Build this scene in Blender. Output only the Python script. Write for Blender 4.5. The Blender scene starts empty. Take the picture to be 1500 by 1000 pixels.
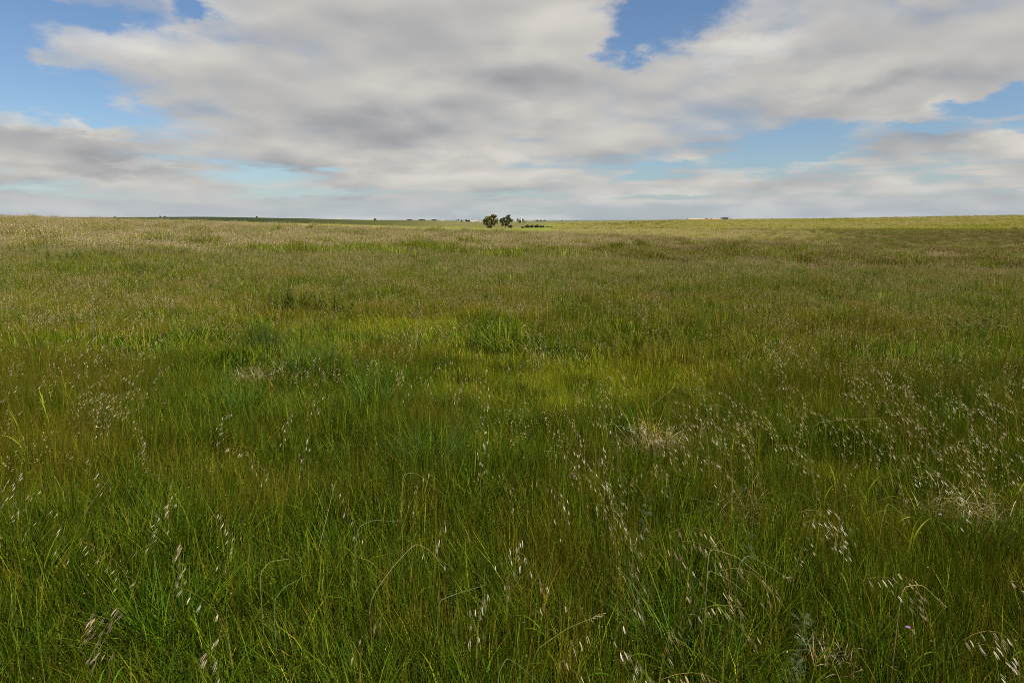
import bpy, math, random
import numpy as np

R = math.radians
rng = np.random.default_rng(7)
random.seed(7)
scene = bpy.context.scene
col = scene.collection

# ------------------------------------------------------------------ camera
CAM_H = 1.75
PITCH = math.atan(0.178)
cam_d = bpy.data.cameras.new('camera')
cam_d.lens = 24.0
cam_d.sensor_width = 36.0
cam_d.clip_start = 0.05
cam_d.clip_end = 60000
cam = bpy.data.objects.new('camera', cam_d)
col.objects.link(cam)
cam.location = (0, 0, CAM_H)
cam.rotation_euler = (math.pi / 2 - PITCH, 0, 0)
scene.camera = cam
SP, CP = math.sin(PITCH), math.cos(PITCH)

# ------------------------------------------------------------------ render / view
SUN_EL, SUN_AZ = 47.0, 122.0          # azimuth clockwise from +Y (the view direction)
scene.view_settings.view_transform = 'Standard'
scene.view_settings.look = 'None'
scene.view_settings.exposure = 0.0
scene.view_settings.gamma = 1.0
scene.view_settings.use_curve_mapping = False
scene.render.engine = 'CYCLES'
cy = scene.cycles
cy.max_bounces = 4
cy.diffuse_bounces = 2
cy.glossy_bounces = 1
cy.transmission_bounces = 2
cy.transparent_max_bounces = 4
cy.use_denoising = False
cy.filter_width = 0.95
cy.sample_clamp_indirect = 4.0


def ray(px, py):
    """direction in the world for a pixel of the 1500x1000 frame"""
    xc, yc = (px - 750) / 1000.0, -(py - 500) / 1000.0
    return np.array([xc, yc * SP + CP, yc * CP - SP])


def project(X, Y, Z):
    dz = Z - CAM_H
    depth = np.maximum(Y * CP - dz * SP, 1e-3)
    u = Y * SP + dz * CP
    return 750 + 1000 * X / depth, 500 - 1000 * u / depth


# ------------------------------------------------------------------ world: sky and clouds
world = bpy.data.worlds.new('World')
scene.world = world
world.use_nodes = True
wt = world.node_tree
wt.nodes.clear()


class G:
    """tiny helper to write shader maths as expressions"""

    def __init__(self, tree):
        self.t = tree

    def node(self, typ, **kw):
        n = self.t.nodes.new(typ)
        for k, v in kw.items():
            setattr(n, k, v)
        return n

    def put(self, sock, v):
        if hasattr(v, 'is_output'):
            self.t.links.new(v, sock)
        else:
            sock.default_value = v

    def m(self, op, a, b=0.0, c=0.0, clamp=False):
        n = self.node('ShaderNodeMath', operation=op, use_clamp=clamp)
        self.put(n.inputs[0], a)
        self.put(n.inputs[1], b)
        self.put(n.inputs[2], c)
        return n.outputs[0]

    def v(self, op, a, b=(0, 0, 0)):
        n = self.node('ShaderNodeVectorMath', operation=op)
        self.put(n.inputs[0], a)
        self.put(n.inputs[1], b)
        return n.outputs['Value'] if op in ('DOT_PRODUCT', 'LENGTH', 'DISTANCE') else n.outputs[0]

    def scale(self, a, s):
        n = self.node('ShaderNodeVectorMath', operation='SCALE')
        self.put(n.inputs[0], a)
        self.put(n.inputs['Scale'], s)
        return n.outputs[0]

    def xyz(self, a):
        n = self.node('ShaderNodeSeparateXYZ')
        self.put(n.inputs[0], a)
        return n.outputs

    def comb(self, x, y, z):
        n = self.node('ShaderNodeCombineXYZ')
        for i, q in enumerate((x, y, z)):
            self.put(n.inputs[i], q)
        return n.outputs[0]

    def noise(self, vec, scale, detail=4.0, rough=0.5, dist=0.0, lac=2.0):
        n = self.node('ShaderNodeTexNoise')
        n.noise_dimensions = '3D'
        self.put(n.inputs['Vector'], vec)
        n.inputs['Scale'].default_value = scale
        n.inputs['Detail'].default_value = detail
        n.inputs['Roughness'].default_value = rough
        n.inputs['Lacunarity'].default_value = lac
        n.inputs['Distortion'].default_value = dist
        return n.outputs

    def smooth(self, a, lo, hi, olo=0.0, ohi=1.0):
        n = self.node('ShaderNodeMapRange', interpolation_type='SMOOTHSTEP')
        self.put(n.inputs[0], a)
        for i, q in enumerate((lo, hi, olo, ohi)):
            self.put(n.inputs[1 + i], q)
        return n.outputs[0]

    def mix(self, f, a, b):
        n = self.node('ShaderNodeMix', data_type='RGBA')
        self.put(n.inputs[0], f)
        self.put(n.inputs[6], a)
        self.put(n.inputs[7], b)
        return n.outputs[2]


SKY_K = 0.1
g = G(wt)
sky = g.node('ShaderNodeTexSky', sky_type='NISHITA')
sky.sun_disc = False
sky.sun_elevation = R(SUN_EL)
sky.sun_rotation = R(SUN_AZ)
sky.altitude = 50
sky.air_density = 1.0
sky.dust_density = 0.6
sky.ozone_density = 1.6
dirv = g.node('ShaderNodeTexCoord').outputs['Generated']
dx, dy, dz = g.xyz(dirv)
zc = g.m('MAXIMUM', dz, 0.0)
az = g.m('ARCTAN2', dx, dy)
el = g.m('ARCSINE', zc)
# cloud deck seen in perspective
def deck(lift):
    z = g.m('ADD', zc, lift)
    return g.v('MULTIPLY', g.scale(g.comb(dx, dy, g.m('MULTIPLY', z, 1.5)), g.m('DIVIDE', 1.0, g.m('ADD', z, 0.27))), (1.25, 1.25, 1.25))


plane = deck(0.0)
plane_up = deck(0.022)
warp = g.noise(plane, 1.9, 3.0, 0.55)['Color']
warp2 = g.noise(plane, 7.0, 5.0, 0.62)['Color']


def angles(px, py):
    d = ray(px, py)
    d = d / np.linalg.norm(d)
    return math.atan2(d[0], d[1]), math.asin(d[2])


wv = g.v('ADD', g.scale(g.v('SUBTRACT', warp, (0.5, 0.5, 0.5)), 0.13),
         g.scale(g.v('SUBTRACT', warp2, (0.5, 0.5, 0.5)), 0.085))
wx, wy, wz = g.xyz(wv)
wfac = g.smooth(el, 0.0, 0.16, 0.35, 1.0)
azw = g.m('ADD', az, wx)
elw = g.m('ADD', el, g.m('MULTIPLY', g.m('MULTIPLY', wy, 0.6), wfac))


skyp = g.comb(azw, elw, 0.0)


def blob(px, py, rx, ry, slope, strength):
    """soft ellipse on the sky (frame pixels turned into azimuth/elevation)"""
    a0, e0 = angles(px, py)
    ax, ex = angles(px + 20, py)
    ay, ey = angles(px, py - 20)
    kx, ky = (ax - a0) / 20, max((ey - e0) / 20, 1e-5)
    n = g.node('ShaderNodeMapping', vector_type='TEXTURE')
    g.put(n.inputs[0], skyp)
    n.inputs['Location'].default_value = (a0, e0, 0)
    n.inputs['Rotation'].default_value = (0, 0, math.atan(slope))
    n.inputs['Scale'].default_value = (kx * rx, ky * ry, 1)
    return g.smooth(g.v('LENGTH', n.outputs[0]), 0.0, 1.3, strength, 0.0)


def total(lst):
    s = lst[0]
    for q in lst[1:]:
        s = g.m('ADD', s, q)
    return s


HOLES = [  # px, py, rx, ry, slope, strength
    (-15, 70, 88, 95, 0.0, 1.2), (20, 0, 240, 24, 0.0, 0.8), (115, 148, 128, 42, -0.20, 1.3), (280, 6, 46, 24, 0.0, 1.0),
    (975, 32, 96, 56, 0.25, 1.4), (1000, -60, 120, 70, 0.0, 1.0), (905, 78, 45, 22, 0.2, 0.7),
    (1180, 212, 100, 40, 0.05, 1.25), (1115, 232, 85, 14, 0.1, 0.8),
    (1450, 152, 110, 24, 0.12, 1.1), (1330, 186, 90, 14, 0.0, 0.6), (1500, 190, 80, 10, 0, 0.5),
    (385, 262, 110, 20, -0.03, 0.95), (500, 248, 40, 8, 0, 0.7), (960, 252, 60, 16, 0.2, 0.8), (1000, 243, 60, 9, 0.2, 0.6),
    (800, 284, 70, 6, 0, 0.5), (1480, 276, 60, 6, 0, 0.6), (430, 285, 110, 9, 0, 0.9), (1120, 262, 60, 6, 0.1, 0.5), (960, 288, 100, 6, 0, 0.8), (760, 288, 90, 5, 0, 0.8),
]
BILLOWS = [  # extra cloud
    (300, 110, 240, 70, -0.15, 0.5), (700, 90, 300, 130, 0.0, 0.6), (1290, 110, 260, 80, 0.08, 0.6), (120, 232, 240, 46, -0.12, 0.9), (100, 285, 260, 22, 0.0, 0.5),
    (1370, 232, 170, 30, 0.1, 0.45), (640, 215, 300, 55, 0.0, 0.5), (1120, 265, 170, 13, 0.0, 0.4),
]
hole = total([blob(*b) for b in HOLES])
bill = total([blob(*b) for b in BILLOWS])
wob = g.scale(g.v('SUBTRACT', warp2, (0.5, 0.5, 0.5)), 0.10)


def puffs(vec):
    n = g.noise(g.v('ADD', vec, wob), 2.6, 1.5, 0.5)['Fac']
    return g.m('MULTIPLY', g.m('ABSOLUTE', g.m('SUBTRACT', n, 0.5)), 3.2)


f0 = g.noise(plane, 1.7, 8.0, 0.56, 0.15)['Fac']
b0 = puffs(plane)
b1 = puffs(plane_up)
fr0 = g.noise(plane, 1.7, 2.5, 0.5, 0.15)['Fac']
fr1 = g.noise(plane_up, 1.7, 2.5, 0.5, 0.15)['Fac']
low = g.noise(g.v('ADD', plane, (7.3, 2.1, 0.0)), 0.8, 2.0, 0.5)['Fac']
# thin stacked layers low over the horizon
lay = g.noise(g.comb(g.m('MULTIPLY', dx, 4.0), g.m('MULTIPLY', dy, 4.0), g.m('MULTIPLY', zc, 48.0)), 1.0, 5.0, 0.6, 0.3)['Fac']
lay = g.m('MULTIPLY', g.m('SUBTRACT', lay, 0.5), g.smooth(el, 0.05, 0.15, 1.0, 0.0))
dens = g.m('ADD', g.m('MULTIPLY', f0, 1.05), g.m('MULTIPLY', b0, 0.24))
dens = g.m('ADD', dens, g.m('ADD', 0.12, g.m('MULTIPLY', lay, 1.8)))
dens = g.m('ADD', dens, g.m('MULTIPLY', bill, 0.42))
dens = g.m('SUBTRACT', dens, g.m('MULTIPLY', hole, 0.60))
mask = g.smooth(dens, 0.29, 0.83)
# light on the cloud: bright thin tops, greyer thick bellies
relief = g.m('ADD', g.m('MULTIPLY', g.m('SUBTRACT', fr0, fr1), 0.5), g.m('MULTIPLY', g.m('SUBTRACT', b0, b1), 0.09))
relief = g.m('ADD', relief, g.m('MULTIPLY', g.m('SUBTRACT', low, 0.5), 0.22))
relief = g.m('ADD', relief, g.m('MULTIPLY', g.m('SUBTRACT', f0, 0.5), 0.09))
relief = g.m('ADD', relief, g.m('MULTIPLY', lay, 0.45))
thick = g.smooth(dens, 0.60, 1.25)
DARKS = [(720, 120, 150, 45, -0.1, 0.55), (560, 180, 190, 22, -0.1, 0.4), (1260, 150, 200, 30, 0.1, 0.55), (640, 40, 120, 50, 0.0, 0.3), (1100, 205, 120, 22, 0, 0.5),
         (300, 170, 120, 18, -0.1, 0.45), (90, 245, 140, 10, -0.05, 0.4), (1330, 205, 110, 16, 0, 0.45), (560, 240, 220, 10, 0, 0.35), (1250, 70, 160, 40, 0, 0.25)]
LIGHTS = [(180, 60, 160, 40, -0.1, 0.8), (820, 60, 90, 70, 0, 0.5), (330, 20, 120, 26, 0, 0.7), (1080, 75, 110, 24, 0.1, 0.9), (60, 172, 130, 18, -0.25, 1.1), (200, 30, 200, 22, -0.1, 0.5), (700, 235, 260, 12, 0, 0.4), (150, 262, 160, 8, 0, 0.4),
          (620, 130, 160, 20, 0, 0.3), (1440, 205, 90, 16, 0.2, 0.6), (220, 242, 80, 7, 0, 0.7), (780, 190, 130, 24, 0, 0.35), (1230, 110, 240, 22, 0.08, 0.4)]
drk = total([blob(*b) for b in DARKS])
lgt = total([blob(*b) for b in LIGHTS])
lum = g.m('ADD', 0.535, relief)
lum = g.m('SUBTRACT', lum, g.m('MULTIPLY', thick, 0.07))
lum = g.m('SUBTRACT', lum, g.m('MULTIPLY', drk, 0.14))
lum = g.m('ADD', lum, g.m('MULTIPLY', lgt, 0.15))
lum = g.m('MINIMUM', g.m('MAXIMUM', lum, 0.30), 0.82)
warm = g.mix(g.smooth(lum, 0.36, 0.62), (0.975, 0.985, 1.01, 1), (1.04, 1.0, 0.93, 1))
cloud_col = g.scale(warm, g.m('MULTIPLY', lum, 1.0 / SKY_K))
# clear sky: pull the blue to the photo's saturation, then the pale air towards the horizon
blue = g.v('MULTIPLY', sky.outputs[0], (0.81, 0.92, 1.06))
air = g.smooth(el, 0.0, 0.07, 1.0, 0.0)
air = g.m('POWER', air, 1.6)
body = g.mix(g.m('MULTIPLY', mask, 1.0), blue, cloud_col)
horizon = (0.47 / SKY_K, 0.545 / SKY_K, 0.615 / SKY_K, 1)
body = g.mix(g.m('MULTIPLY', air, 0.52), body, horizon)
bg = g.node('ShaderNodeBackground')
g.put(bg.inputs['Color'], body)
bg.inputs['Strength'].default_value = SKY_K
out = g.node('ShaderNodeOutputWorld')
wt.links.new(bg.outputs[0], out.inputs[0])
world.cycles.sampling_method = 'MANUAL'
world.cycles.sample_map_resolution = 512

# ------------------------------------------------------------------ sun
sun_d = bpy.data.lights.new('sun', 'SUN')
sun_d.energy = 5.0
sun_d.angle = R(0.53)
sun_d.color = (1.0, 0.94, 0.84)
sun = bpy.data.objects.new('sun', sun_d)
col.objects.link(sun)
sun.rotation_euler = (R(90 - SUN_EL), 0, R(180 - SUN_AZ))
sun.location = (0, 0, 50)

# ------------------------------------------------------------------ noise for laying things out
_perm = np.random.default_rng(3).random((256, 256))


def vnoise(x, y, seed=0):
    x = np.asarray(x, float) + seed * 17.3
    y = np.asarray(y, float) + seed * 9.7
    xi, yi = np.floor(x).astype(int), np.floor(y).astype(int)
    fx, fy = x - xi, y - yi
    fx, fy = fx * fx * (3 - 2 * fx), fy * fy * (3 - 2 * fy)
    P = lambda i, j: _perm[i % 256, j % 256]
    return (P(xi, yi) * (1 - fx) + P(xi + 1, yi) * fx) * (1 - fy) + (P(xi, yi + 1) * (1 - fx) + P(xi + 1, yi + 1) * fx) * fy


def fbm(x, y, seed=0, octv=4):
    s, a, t = 0.0, 0.5, 0.0
    for o in range(octv):
        s = s + a * vnoise(x * 2 ** o, y * 2 ** o, seed + o)
        t += a
        a *= 0.5
    return s / t


def sstep(x, lo, hi):
    t = np.clip((x - lo) / (hi - lo), 0, 1)
    return t * t * (3 - 2 * t)


# ------------------------------------------------------------------ terrain: where the land lies, read off as sight lines
COLS = np.array([-500, 0, 150, 300, 450, 600, 730, 850, 1000, 1200, 1500, 2000], float)
DIST = np.array([90, 170, 300, 450, 600, 900, 1300, 2500, 6000, 15000], float)
SIGHT = np.array([
    # -500    0    150    300    450    600    730    850   1000   1200   1500   2000
    [314.0, 316.0, 320.5, 325.6, 330.4, 334.8, 337.8, 343.5, 350.0, 357.0, 364.0, 370.0],
    [318.0, 320.0, 324.0, 328.0, 331.0, 335.5, 339.0, 340.5, 341.5, 347.0, 352.0, 356.0],
    [320.0, 321.0, 323.5, 326.5, 330.0, 334.5, 338.5, 338.0, 336.0, 336.5, 336.0, 338.0],
    [319.5, 320.0, 321.0, 323.0, 327.5, 333.0, 335.8, 334.0, 330.0, 328.0, 322.5, 323.0],
    [319.0, 319.0, 319.6, 318.8, 323.0, 329.0, 332.8, 330.0, 326.0, 323.5, 317.8, 317.0],
    [318.0, 318.4, 318.4, 317.4, 320.0, 325.0, 328.5, 326.0, 322.4, 320.2, 316.0, 315.0],
    [319.0, 319.6, 319.6, 319.2, 320.4, 323.4, 326.4, 324.4, 321.3, 319.9, 317.2, 317.0],
    [321.0, 321.3, 321.2, 321.0, 321.6, 322.6, 324.6, 323.6, 322.2, 321.4, 320.2, 320.0],
    [322.3, 322.3, 322.3, 322.3, 322.4, 322.6, 323.0, 323.0, 322.7, 322.4, 322.1, 322.0],
    [322.2, 322.2, 322.2, 322.2, 322.2, 322.2, 322.3, 322.3, 322.2, 322.2, 322.2, 322.2]])
_yc = -(SIGHT - 500) / 1000.0
ZT = CAM_H + DIST[:, None] * (_yc * CP - SP) / (_yc * SP + CP)
ZT[0] -= 0.72
ZT[1:3] -= 0.30
# fine table, smoothed so that ridges are rounded
_cf = np.linspace(-500, 2000, 251)
_lf = np.linspace(math.log(90), math.log(15000), 220)
_tab = np.stack([np.interp(_cf, COLS, ZT[i]) for i in range(len(DIST))])
_tab = np.stack([np.interp(_lf, np.log(DIST), _tab[:, j]) for j in range(len(_cf))], 1)
_k = np.exp(-np.linspace(-2, 2, 9) ** 2)
_k /= _k.sum()
_tab = np.apply_along_axis(lambda r: np.convolve(np.pad(r, 4, 'edge'), _k, 'valid'), 1, _tab)
_k2 = np.array([0.2, 0.6, 0.2])
_tab = np.apply_along_axis(lambda r: np.convolve(np.pad(r, 1, 'edge'), _k2, 'valid'), 0, _tab)


def land(X, Y):
    X = np.asarray(X, float)
    Y = np.asarray(Y, float)
    D = np.hypot(X, Y)
    Ye = np.maximum(Y, D * 0.45) + 1e-6
    px = np.clip(750 + 1000 * np.clip(X / Ye, -3, 3) / CP, -500, 1999.9)
    ci = (px + 500) / 10.0
    c0 = np.floor(ci).astype(int)
    cf = ci - c0
    l = np.clip((np.log(np.maximum(Ye, 90)) - _lf[0]) / (_lf[1] - _lf[0]), 0, 218.999)
    l0 = np.floor(l).astype(int)
    lf = l - l0
    z = (_tab[l0, c0] * (1 - cf) + _tab[l0, c0 + 1] * cf) * (1 - lf) + (_tab[l0 + 1, c0] * (1 - cf) + _tab[l0 + 1, c0 + 1] * cf) * lf
    near = np.clip(Ye / 90.0, 0, 1)
    z = z * near ** 1.25
    bump = (fbm(X * 0.09, Y * 0.09, 5, 3) - 0.5) * 0.22 * np.clip(1 - D / 140, 0, 1) * np.clip(D / 3, 0, 1)
    return z + bump


def on_land(px, py, lo, hi):
    """the place on the land seen at a frame pixel, searched between two distances"""
    d = ray(px, py)
    Y = np.geomspace(lo, hi, 600)
    X = Y * d[0] / d[1]
    zr = CAM_H + Y * d[2] / d[1]
    i = int(np.argmin(np.abs(zr - land(X, Y)) / Y))
    return np.array([X[i], Y[i], float(land(X[i], Y[i]))])


def at_depth(px, Y):
    d = ray(px, 322)
    X = Y * d[0] / d[1]
    return np.array([X, Y, float(land(X, Y))])


def at_height(px, py, h):
    """ground point under the spot that a frame pixel shows at height h above the land"""
    d = ray(px, py)
    t = (CAM_H - h) / -d[2]
    for _ in range(12):
        p = d * t
        t = 0.5 * t + 0.5 * (CAM_H - h - float(land(p[0], p[1]))) / -d[2]
    p = d * t
    return np.array([p[0], p[1], float(land(p[0], p[1]))])


# ------------------------------------------------------------------ object helpers
def tag(o, label=None, cat=None, group=None, kind=None):
    if label: o['label'] = label
    if cat: o['category'] = cat
    if group: o['group'] = group
    if kind: o['kind'] = kind
    return o


def empty(name, loc, rz=0.0, label=None, cat=None, group=None):
    o = bpy.data.objects.new(name, None)
    o.empty_display_size = 0.05
    col.objects.link(o)
    o.location = [float(q) for q in loc]
    o.rotation_euler = (0, 0, rz)
    return tag(o, label, cat, group)


def link(name, me, parent=None, loc=None, rot=None, sc=None):
    o = bpy.data.objects.new(name, me)
    col.objects.link(o)
    if parent is not None: o.parent = parent
    if loc is not None: o.location = [float(q) for q in loc]
    if rot is not None: o.rotation_euler = rot
    if sc is not None: o.scale = sc
    return o


def mesh_from(name, V, F, mats, C=None, smooth=True, mi=None):
    """V (n,3); F list of faces or an array of triangles / quads; C per-vertex colour"""
    me = bpy.data.meshes.new(name)
    V = np.asarray(V, np.float32)
    if isinstance(F, np.ndarray):
        k = F.shape[1]
        me.vertices.add(len(V))
        me.vertices.foreach_set('co', V.ravel())
        me.loops.add(F.size)
        me.loops.foreach_set('vertex_index', F.astype(np.int32).ravel())
        me.polygons.add(len(F))
        me.polygons.foreach_set('loop_start', np.arange(0, F.size, k, dtype=np.int32))
        me.update(calc_edges=True)
    else:
        me.from_pydata(V.tolist(), [], F)
    if smooth:
        me.polygons.foreach_set('use_smooth', np.ones(len(me.polygons), bool))
    for m in (mats if isinstance(mats, (list, tuple)) else [mats]):
        me.materials.append(m)
    if mi is not None:
        me.polygons.foreach_set('material_index', np.asarray(mi, np.int32))
    if C is not None:
        a = me.attributes.new('tint', 'FLOAT_COLOR', 'POINT')
        C = np.asarray(C, np.float32)
        if C.shape[1] == 3:
            C = np.concatenate([C, np.ones((len(C), 1), np.float32)], 1)
        a.data.foreach_set('color', C.ravel())
    me.update()
    return me


class MB:
    """collects strips, tubes and boxes as triangles/quads for ONE mesh"""

    def __init__(self):
        self.V, self.F, self.C = [], [], []

    def add(self, V, F, c=None):
        o = len(self.V)
        self.V.extend([tuple(map(float, v)) for v in V])
        self.F.extend([tuple(i + o for i in f) for f in F])
        self.C.extend([c if c is not None else (1, 1, 1)] * len(V))

    def tube(self, P, r, n=4, c=None):
        P = np.asarray(P, float)
        r = np.broadcast_to(np.asarray(r, float), (len(P),))
        T = np.gradient(P, axis=0)
        T /= np.linalg.norm(T, axis=1)[:, None] + 1e-9
        ref = np.array([1.0, 0.13, 0.07])
        A = np.cross(T, ref)
        A /= np.linalg.norm(A, axis=1)[:, None] + 1e-9
        B = np.cross(T, A)
        V, F = [], []
        for i in range(len(P)):
            for k in range(n):
                a = 2 * math.pi * k / n
                V.append(P[i] + r[i] * (math.cos(a) * A[i] + math.sin(a) * B[i]))
        for i in range(len(P) - 1):
            for k in range(n):
                F.append((i * n + k, i * n + (k + 1) % n, (i + 1) * n + (k + 1) % n, (i + 1) * n + k))
        self.add(V, F, c)

    def strip(self, P, w, side, c=None, fold=0.0):
        """leaf blade along P, width w(t), side vector; fold makes a V section"""
        P = np.asarray(P, float)
        side = np.asarray(side, float)
        T = np.gradient(P, axis=0)
        T /= np.linalg.norm(T, axis=1)[:, None] + 1e-9
        n = len(P)
        V, F = [], []
        for i in range(n):
            s = side - T[i] * side.dot(T[i])
            s /= np.linalg.norm(s) + 1e-9
            u = np.cross(T[i], s)
            hw = 0.5 * w[i]
            V += [P[i] - s * hw + u * fold * hw, P[i], P[i] + s * hw + u * fold * hw]
        for i in range(n - 1):
            for k in range(2):
                F.append((3 * i + k, 3 * i + k + 1, 3 * i + 4 + k, 3 * i + 3 + k))
        self.add(V, F, c)

    def box(self, lo, hi, c=None):
        x0, y0, z0 = lo
        x1, y1, z1 = hi
        V = [(x0, y0, z0), (x1, y0, z0), (x1, y1, z0), (x0, y1, z0), (x0, y0, z1), (x1, y0, z1), (x1, y1, z1), (x0, y1, z1)]
        self.add(V, [(0, 3, 2, 1), (4, 5, 6, 7), (0, 1, 5, 4), (1, 2, 6, 5), (2, 3, 7, 6), (3, 0, 4, 7)], c)

    def mesh(self, name, mat, smooth=True, tint=True):
        return mesh_from(name, self.V, self.F, mat, self.C if tint else None, smooth)


# ------------------------------------------------------------------ materials
def lin(r, g_, b):
    f = lambda c: ((c / 255 + 0.055) / 1.055) ** 2.4 if c > 10 else c / 255 / 12.92
    return np.array([f(r), f(g_), f(b)])


def new_mat(name):
    m = bpy.data.materials.new(name)
    m.use_nodes = True
    m.node_tree.nodes.clear()
    return m, G(m.node_tree)


def leaf_material(name, trans=0.35, rough=0.45, spec=0.35, vary=0.25, vscale=1.3):
    """plant tissue: colour from the piece, drifted a little over the field, light passing through"""
    m, q = new_mat(name)
    at = q.node('ShaderNodeAttribute', attribute_name='tint').outputs['Color']
    pos = q.node('ShaderNodeNewGeometry').outputs['Position']
    nz = q.noise(pos, vscale, 2.0, 0.6)['Fac']
    k = q.m('ADD', 1.0, q.m('MULTIPLY', q.m('SUBTRACT', nz, 0.5), vary * 2.2))
    c = q.scale(at, k)
    p = q.node('ShaderNodeBsdfPrincipled')
    q.put(p.inputs['Base Color'], c)
    p.inputs['Roughness'].default_value = rough
    p.inputs['Specular IOR Level'].default_value = spec
    t = q.node('ShaderNodeBsdfTranslucent')
    q.put(t.inputs['Color'], q.v('MULTIPLY', c, (1.15, 1.1, 0.7)))
    mx = q.node('ShaderNodeMixShader')
    mx.inputs[0].default_value = trans
    m.node_tree.links.new(p.outputs[0], mx.inputs[1])
    m.node_tree.links.new(t.outputs[0], mx.inputs[2])
    o = q.node('ShaderNodeOutputMaterial')
    m.node_tree.links.new(mx.outputs[0], o.inputs[0])
    return m


def plain_material(name, rgb, rough=0.8, var=0.15, scale=3.0, metal=0.0):
    m, q = new_mat(name)
    pos = q.node('ShaderNodeTexCoord').outputs['Object']
    nz = q.noise(pos, scale, 4.0, 0.6)['Fac']
    k = q.m('ADD', 1.0, q.m('MULTIPLY', q.m('SUBTRACT', nz, 0.5), var * 2))
    p = q.node('ShaderNodeBsdfPrincipled')
    q.put(p.inputs['Base Color'], q.scale(tuple(float(v) for v in rgb), k))
    p.inputs['Roughness'].default_value = rough
    p.inputs['Metallic'].default_value = metal
    o = q.node('ShaderNodeOutputMaterial')
    m.node_tree.links.new(p.outputs[0], o.inputs[0])
    return m


M_GRASS = leaf_material('grass_blade', 0.24, 0.55, 0.09, 0.28, 1.1)
M_SEED = leaf_material('seed_head', 0.30, 0.6, 0.2, 0.15, 0.7)
M_OAT = leaf_material('oat_husk', 0.3, 0.5, 0.15, 0.12, 9.0)
M_DRY = leaf_material('dry_straw', 0.2, 0.6, 0.25, 0.2, 9.0)
M_WEED = leaf_material('weed_leaf', 0.35, 0.6, 0.1, 0.25, 6.0)
M_TREE = leaf_material('tree_leaf', 0.2, 0.5, 0.3, 0.5, 0.5)
M_BARK = plain_material('bark', (0.11, 0.09, 0.07), 0.9, 0.4, 1.5)

# ------------------------------------------------------------------ ground and far fields: one sheet out to the horizon
NR, NA = 330, 520
rad = np.concatenate([[0.0], np.geomspace(0.6, 26000, NR - 1)])
azs = np.concatenate([np.linspace(-math.pi, -0.85, 60, endpoint=False), np.linspace(-0.85, 0.85, NA - 120, endpoint=False), np.linspace(0.85, math.pi, 60, endpoint=False)])
RR, AA = np.meshgrid(rad, azs, indexing='ij')
GX, GY = RR * np.sin(AA), RR * np.cos(AA)
GZ = land(GX, GY)
GZ = np.where(RR > 15000, GZ - (RR - 15000) * 0.002, GZ)
na = len(azs)
idx = np.arange(NR * na).reshape(NR, na)
quads = np.stack([idx[:-1, :], idx[1:, :], np.roll(idx, -1, 1)[1:, :], np.roll(idx, -1, 1)[:-1, :]], -1).reshape(-1, 4)


def field_colour(X, Y):
    """base colours of the crops and pastures (which field grows where), cloud shade and haze mixed in"""
    D = np.hypot(X, Y)
    Ye = np.maximum(Y, D * 0.45) + 1e-6
    px = 750 + 1000 * np.clip(X / Ye, -3, 3) / CP
    n1 = fbm(px / 160, np.log(Ye + 1) * 9, 11, 4)
    n2 = fbm(px / 60, np.log(Ye + 1) * 22, 21, 3)
    Yw = Ye * (1 + 0.16 * (n1 - 0.5) + 0.05 * (n2 - 0.5))
    K = 1 / 1.25

    def c(r, g_, b): return lin(r, g_, b) * K
    out = np.empty(X.shape + (3,))
    out[:] = c(112, 104, 58)

    def paint(w, colr):
        nonlocal out
        out = out * (1 - w[..., None]) + w[..., None] * np.asarray(colr)
    right = sstep(px, 850, 1000)
    left = 1 - sstep(px, 560, 680)
    band = lambda a, b, s=0.06: sstep(np.log(Yw), math.log(a) - s, math.log(a) + s) * (1 - sstep(np.log(Yw), math.log(b) - s, math.log(b) + s))
    # meadow soil under the near grass
    paint(1 - sstep(Ye, 50, 95), c(52, 46, 22))
    # centre valley
    paint(band(300, 560), c(140, 148, 58))
    paint(band(560, 1000), c(132, 124, 70))
    paint(band(1000, 2400), c(122, 128, 84))  # from here outward, distance haze is put into the field colours
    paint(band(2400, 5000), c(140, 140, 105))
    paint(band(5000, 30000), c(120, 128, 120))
    # right hillside, cloud shadow put into the dark near bands
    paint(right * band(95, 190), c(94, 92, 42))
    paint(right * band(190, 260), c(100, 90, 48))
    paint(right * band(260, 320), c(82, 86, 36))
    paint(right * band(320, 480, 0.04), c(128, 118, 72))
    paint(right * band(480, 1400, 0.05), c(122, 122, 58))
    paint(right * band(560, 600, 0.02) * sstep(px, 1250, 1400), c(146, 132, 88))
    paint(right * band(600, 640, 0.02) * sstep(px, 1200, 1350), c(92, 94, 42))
    mid = sstep(px, 760, 830) * (1 - sstep(px, 1040, 1200))
    paint(mid * band(105, 900), c(146, 150, 64))
    paint(mid * band(260, 330, 0.03), c(150, 142, 84))
    # left: a strip in yellow flower, then the ridge, cloud shadow put into its green
    lw = left
    paint(lw * band(200, 480, 0.03), c(150, 152, 62))
    paint(lw * band(330, 470, 0.03) * sstep(px, 380, 440) * (1 - sstep(px, 590, 680)), c(190, 186, 50))
    paint(lw * band(480, 2200, 0.03), c(96, 98, 46))
    paint(lw * band(430, 2200, 0.03) * (1 - sstep(px, 380, 620)), c(56, 68, 27))
    out *= (0.86 + 0.28 * fbm(px / 25, np.log(Ye + 1) * 40, 31, 3))[..., None]
    return out


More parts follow.
